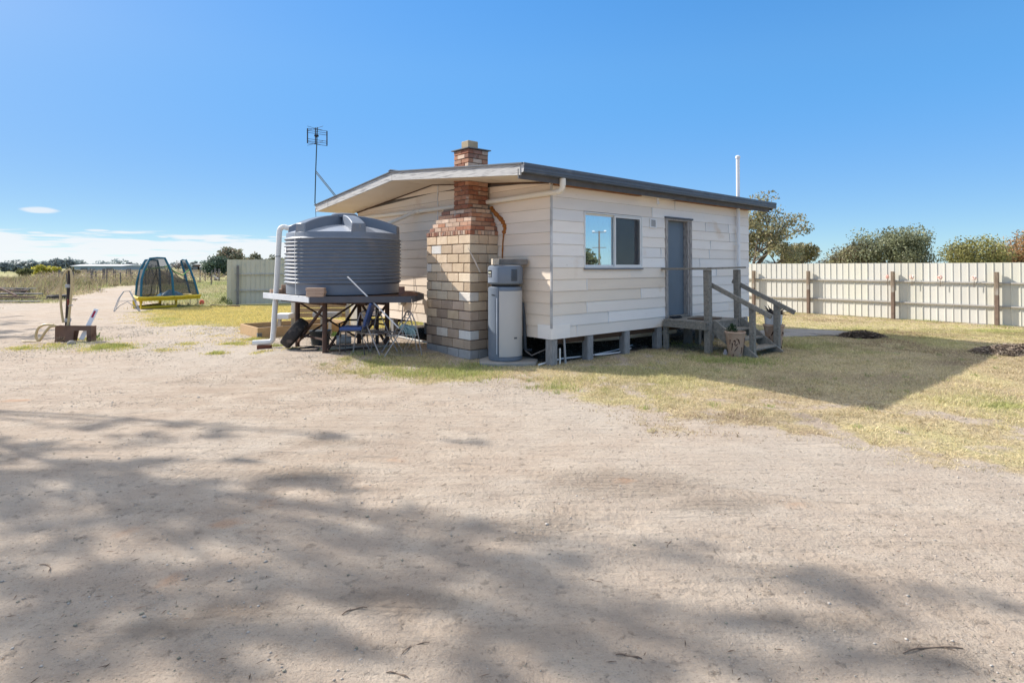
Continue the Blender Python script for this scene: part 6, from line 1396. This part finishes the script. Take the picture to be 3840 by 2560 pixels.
# low bank of fair weather cloud toward the left horizon, by direction
azi = mth('ARCTAN2', sx.outputs[0], sx.outputs[1]); el = sx.outputs[2]
cv = N.new('ShaderNodeCombineXYZ'); L.new(mth('MULTIPLY', azi, 7.0), cv.inputs[0]); L.new(mth('MULTIPLY', el, 85.0), cv.inputs[1])
cn = N.new('ShaderNodeTexNoise'); cn.inputs['Scale'].default_value = 1.6; cn.inputs['Detail'].default_value = 9; cn.inputs['Roughness'].default_value = .58; L.new(cv.outputs[0], cn.inputs['Vector'])
leftw = mr(azi, -.15, -.45)
cov = mth('MULTIPLY', mth('MULTIPLY', mr(el, .056, .034), leftw), mr(el, -.02, .0))
cl1 = mr(mth('ADD', cn.outputs['Fac'], mth('MULTIPLY', cov, .25)), .57, .72)
cl1 = mth('MULTIPLY', cl1, mr(cov, .0, .12))
# three small stray puffs
def puff(px, py, wx, wy):
    r_ = ray(px, py); a0 = atan2(r_.x, r_.y); e0 = r_.z/r_.length
    d2 = mth('ADD', mth('POWER', mth('MULTIPLY', mth('SUBTRACT', azi, a0), 1/wx), 2), mth('POWER', mth('MULTIPLY', mth('SUBTRACT', el, e0), 1/wy), 2))
    return mth('MULTIPLY', mr(mth('ADD', mth('SUBTRACT', 1.0, d2), mth('MULTIPLY', mth('SUBTRACT', cn.outputs['Fac'], .5), 2.0)), .0, .9), .85)
pf = mth('MAXIMUM', mth('MAXIMUM', puff(150, 788, .022, .0055), puff(362, 864, .018, .0022)), mth('MAXIMUM', puff(136, 872, .012, .0018), puff(612, 889, .010, .0018)))
cl = mth('MAXIMUM', cl1, pf)
mx = N.new('ShaderNodeMix'); mx.data_type = 'RGBA'
hs = N.new('ShaderNodeHueSaturation'); L.new(mr(el, .01, .30, 1.0, 1.33), hs.inputs['Saturation']); hs.inputs['Value'].default_value = 1.0; 
tint = N.new('ShaderNodeMix'); tint.data_type = 'RGBA'; tint.blend_type = 'MULTIPLY'; L.new(mr(el, .34, .0), tint.inputs[0]); L.new(sky.outputs[0], tint.inputs[6]); tint.inputs[7].default_value = (.46, .68, 1.0, 1)
L.new(tint.outputs[2], hs.inputs['Color'])
EXPO = .80; KD = .15*2**EXPO
sc_ = N.new('ShaderNodeSeparateColor'); L.new(hs.outputs[0], sc_.inputs[0])
vmax = mth('MULTIPLY', mth('MAXIMUM', mth('MAXIMUM', sc_.outputs[0], sc_.outputs[1]), sc_.outputs[2]), .25)
soft = mth('DIVIDE', .25*.97/KD, mth('POWER', mth('ADD', mth('POWER', vmax, 5.0), 1.0), .2))
vs_ = N.new('ShaderNodeVectorMath'); vs_.operation = 'SCALE'; L.new(hs.outputs[0], vs_.inputs[0]); L.new(soft, vs_.inputs['Scale'])
L.new(mth('MULTIPLY', cl, .85), mx.inputs[0]); L.new(vs_.outputs[0], mx.inputs[6]); mx.inputs[7].default_value = (.93/KD, .95/KD, .98/KD, 1)
# unseen bright cloud layer added overhead to fill light into the shaded walls
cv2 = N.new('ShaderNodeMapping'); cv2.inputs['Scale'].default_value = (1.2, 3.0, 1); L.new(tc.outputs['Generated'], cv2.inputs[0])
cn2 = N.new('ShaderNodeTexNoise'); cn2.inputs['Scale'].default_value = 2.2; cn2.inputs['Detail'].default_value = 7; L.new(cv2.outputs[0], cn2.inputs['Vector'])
fill_veil = mth('MULTIPLY', mr(el, .50, .72), mr(cn2.outputs['Fac'], .30, .60, .35, .95))
mx2 = N.new('ShaderNodeMix'); mx2.data_type = 'RGBA'; L.new(fill_veil, mx2.inputs[0]); L.new(mx.outputs[2], mx2.inputs[6]); mx2.inputs[7].default_value = (1.42/KD, 1.39/KD, 1.35/KD, 1)
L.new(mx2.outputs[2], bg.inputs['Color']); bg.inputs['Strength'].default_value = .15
sun = bpy.data.lights.new('sun', 'SUN'); sun.energy = 3.85; sun.angle = radians(.55); sun.color = (1, .945, .87)
so = bpy.data.objects.new('sun', sun); COL.objects.link(so); so.rotation_euler = TOSUN.to_track_quat('Z', 'Y').to_euler()
cam = bpy.data.cameras.new('camera'); co = bpy.data.objects.new('camera', cam); COL.objects.link(co)
co.location = (0, 0, EYE); co.rotation_euler = (radians(90)+TH, 0, 0); cam.sensor_width = 36; cam.lens = 36*F/3840; cam.shift_y = -(1280-PY)/3840; cam.clip_end = 9000; cam.clip_start = .05
scene.camera = co
scene.view_settings.view_transform = 'Standard'; scene.view_settings.look = 'None'; scene.view_settings.exposure = EXPO; scene.view_settings.gamma = 1
scene.render.engine = 'CYCLES'; scene.cycles.transparent_max_bounces = 12
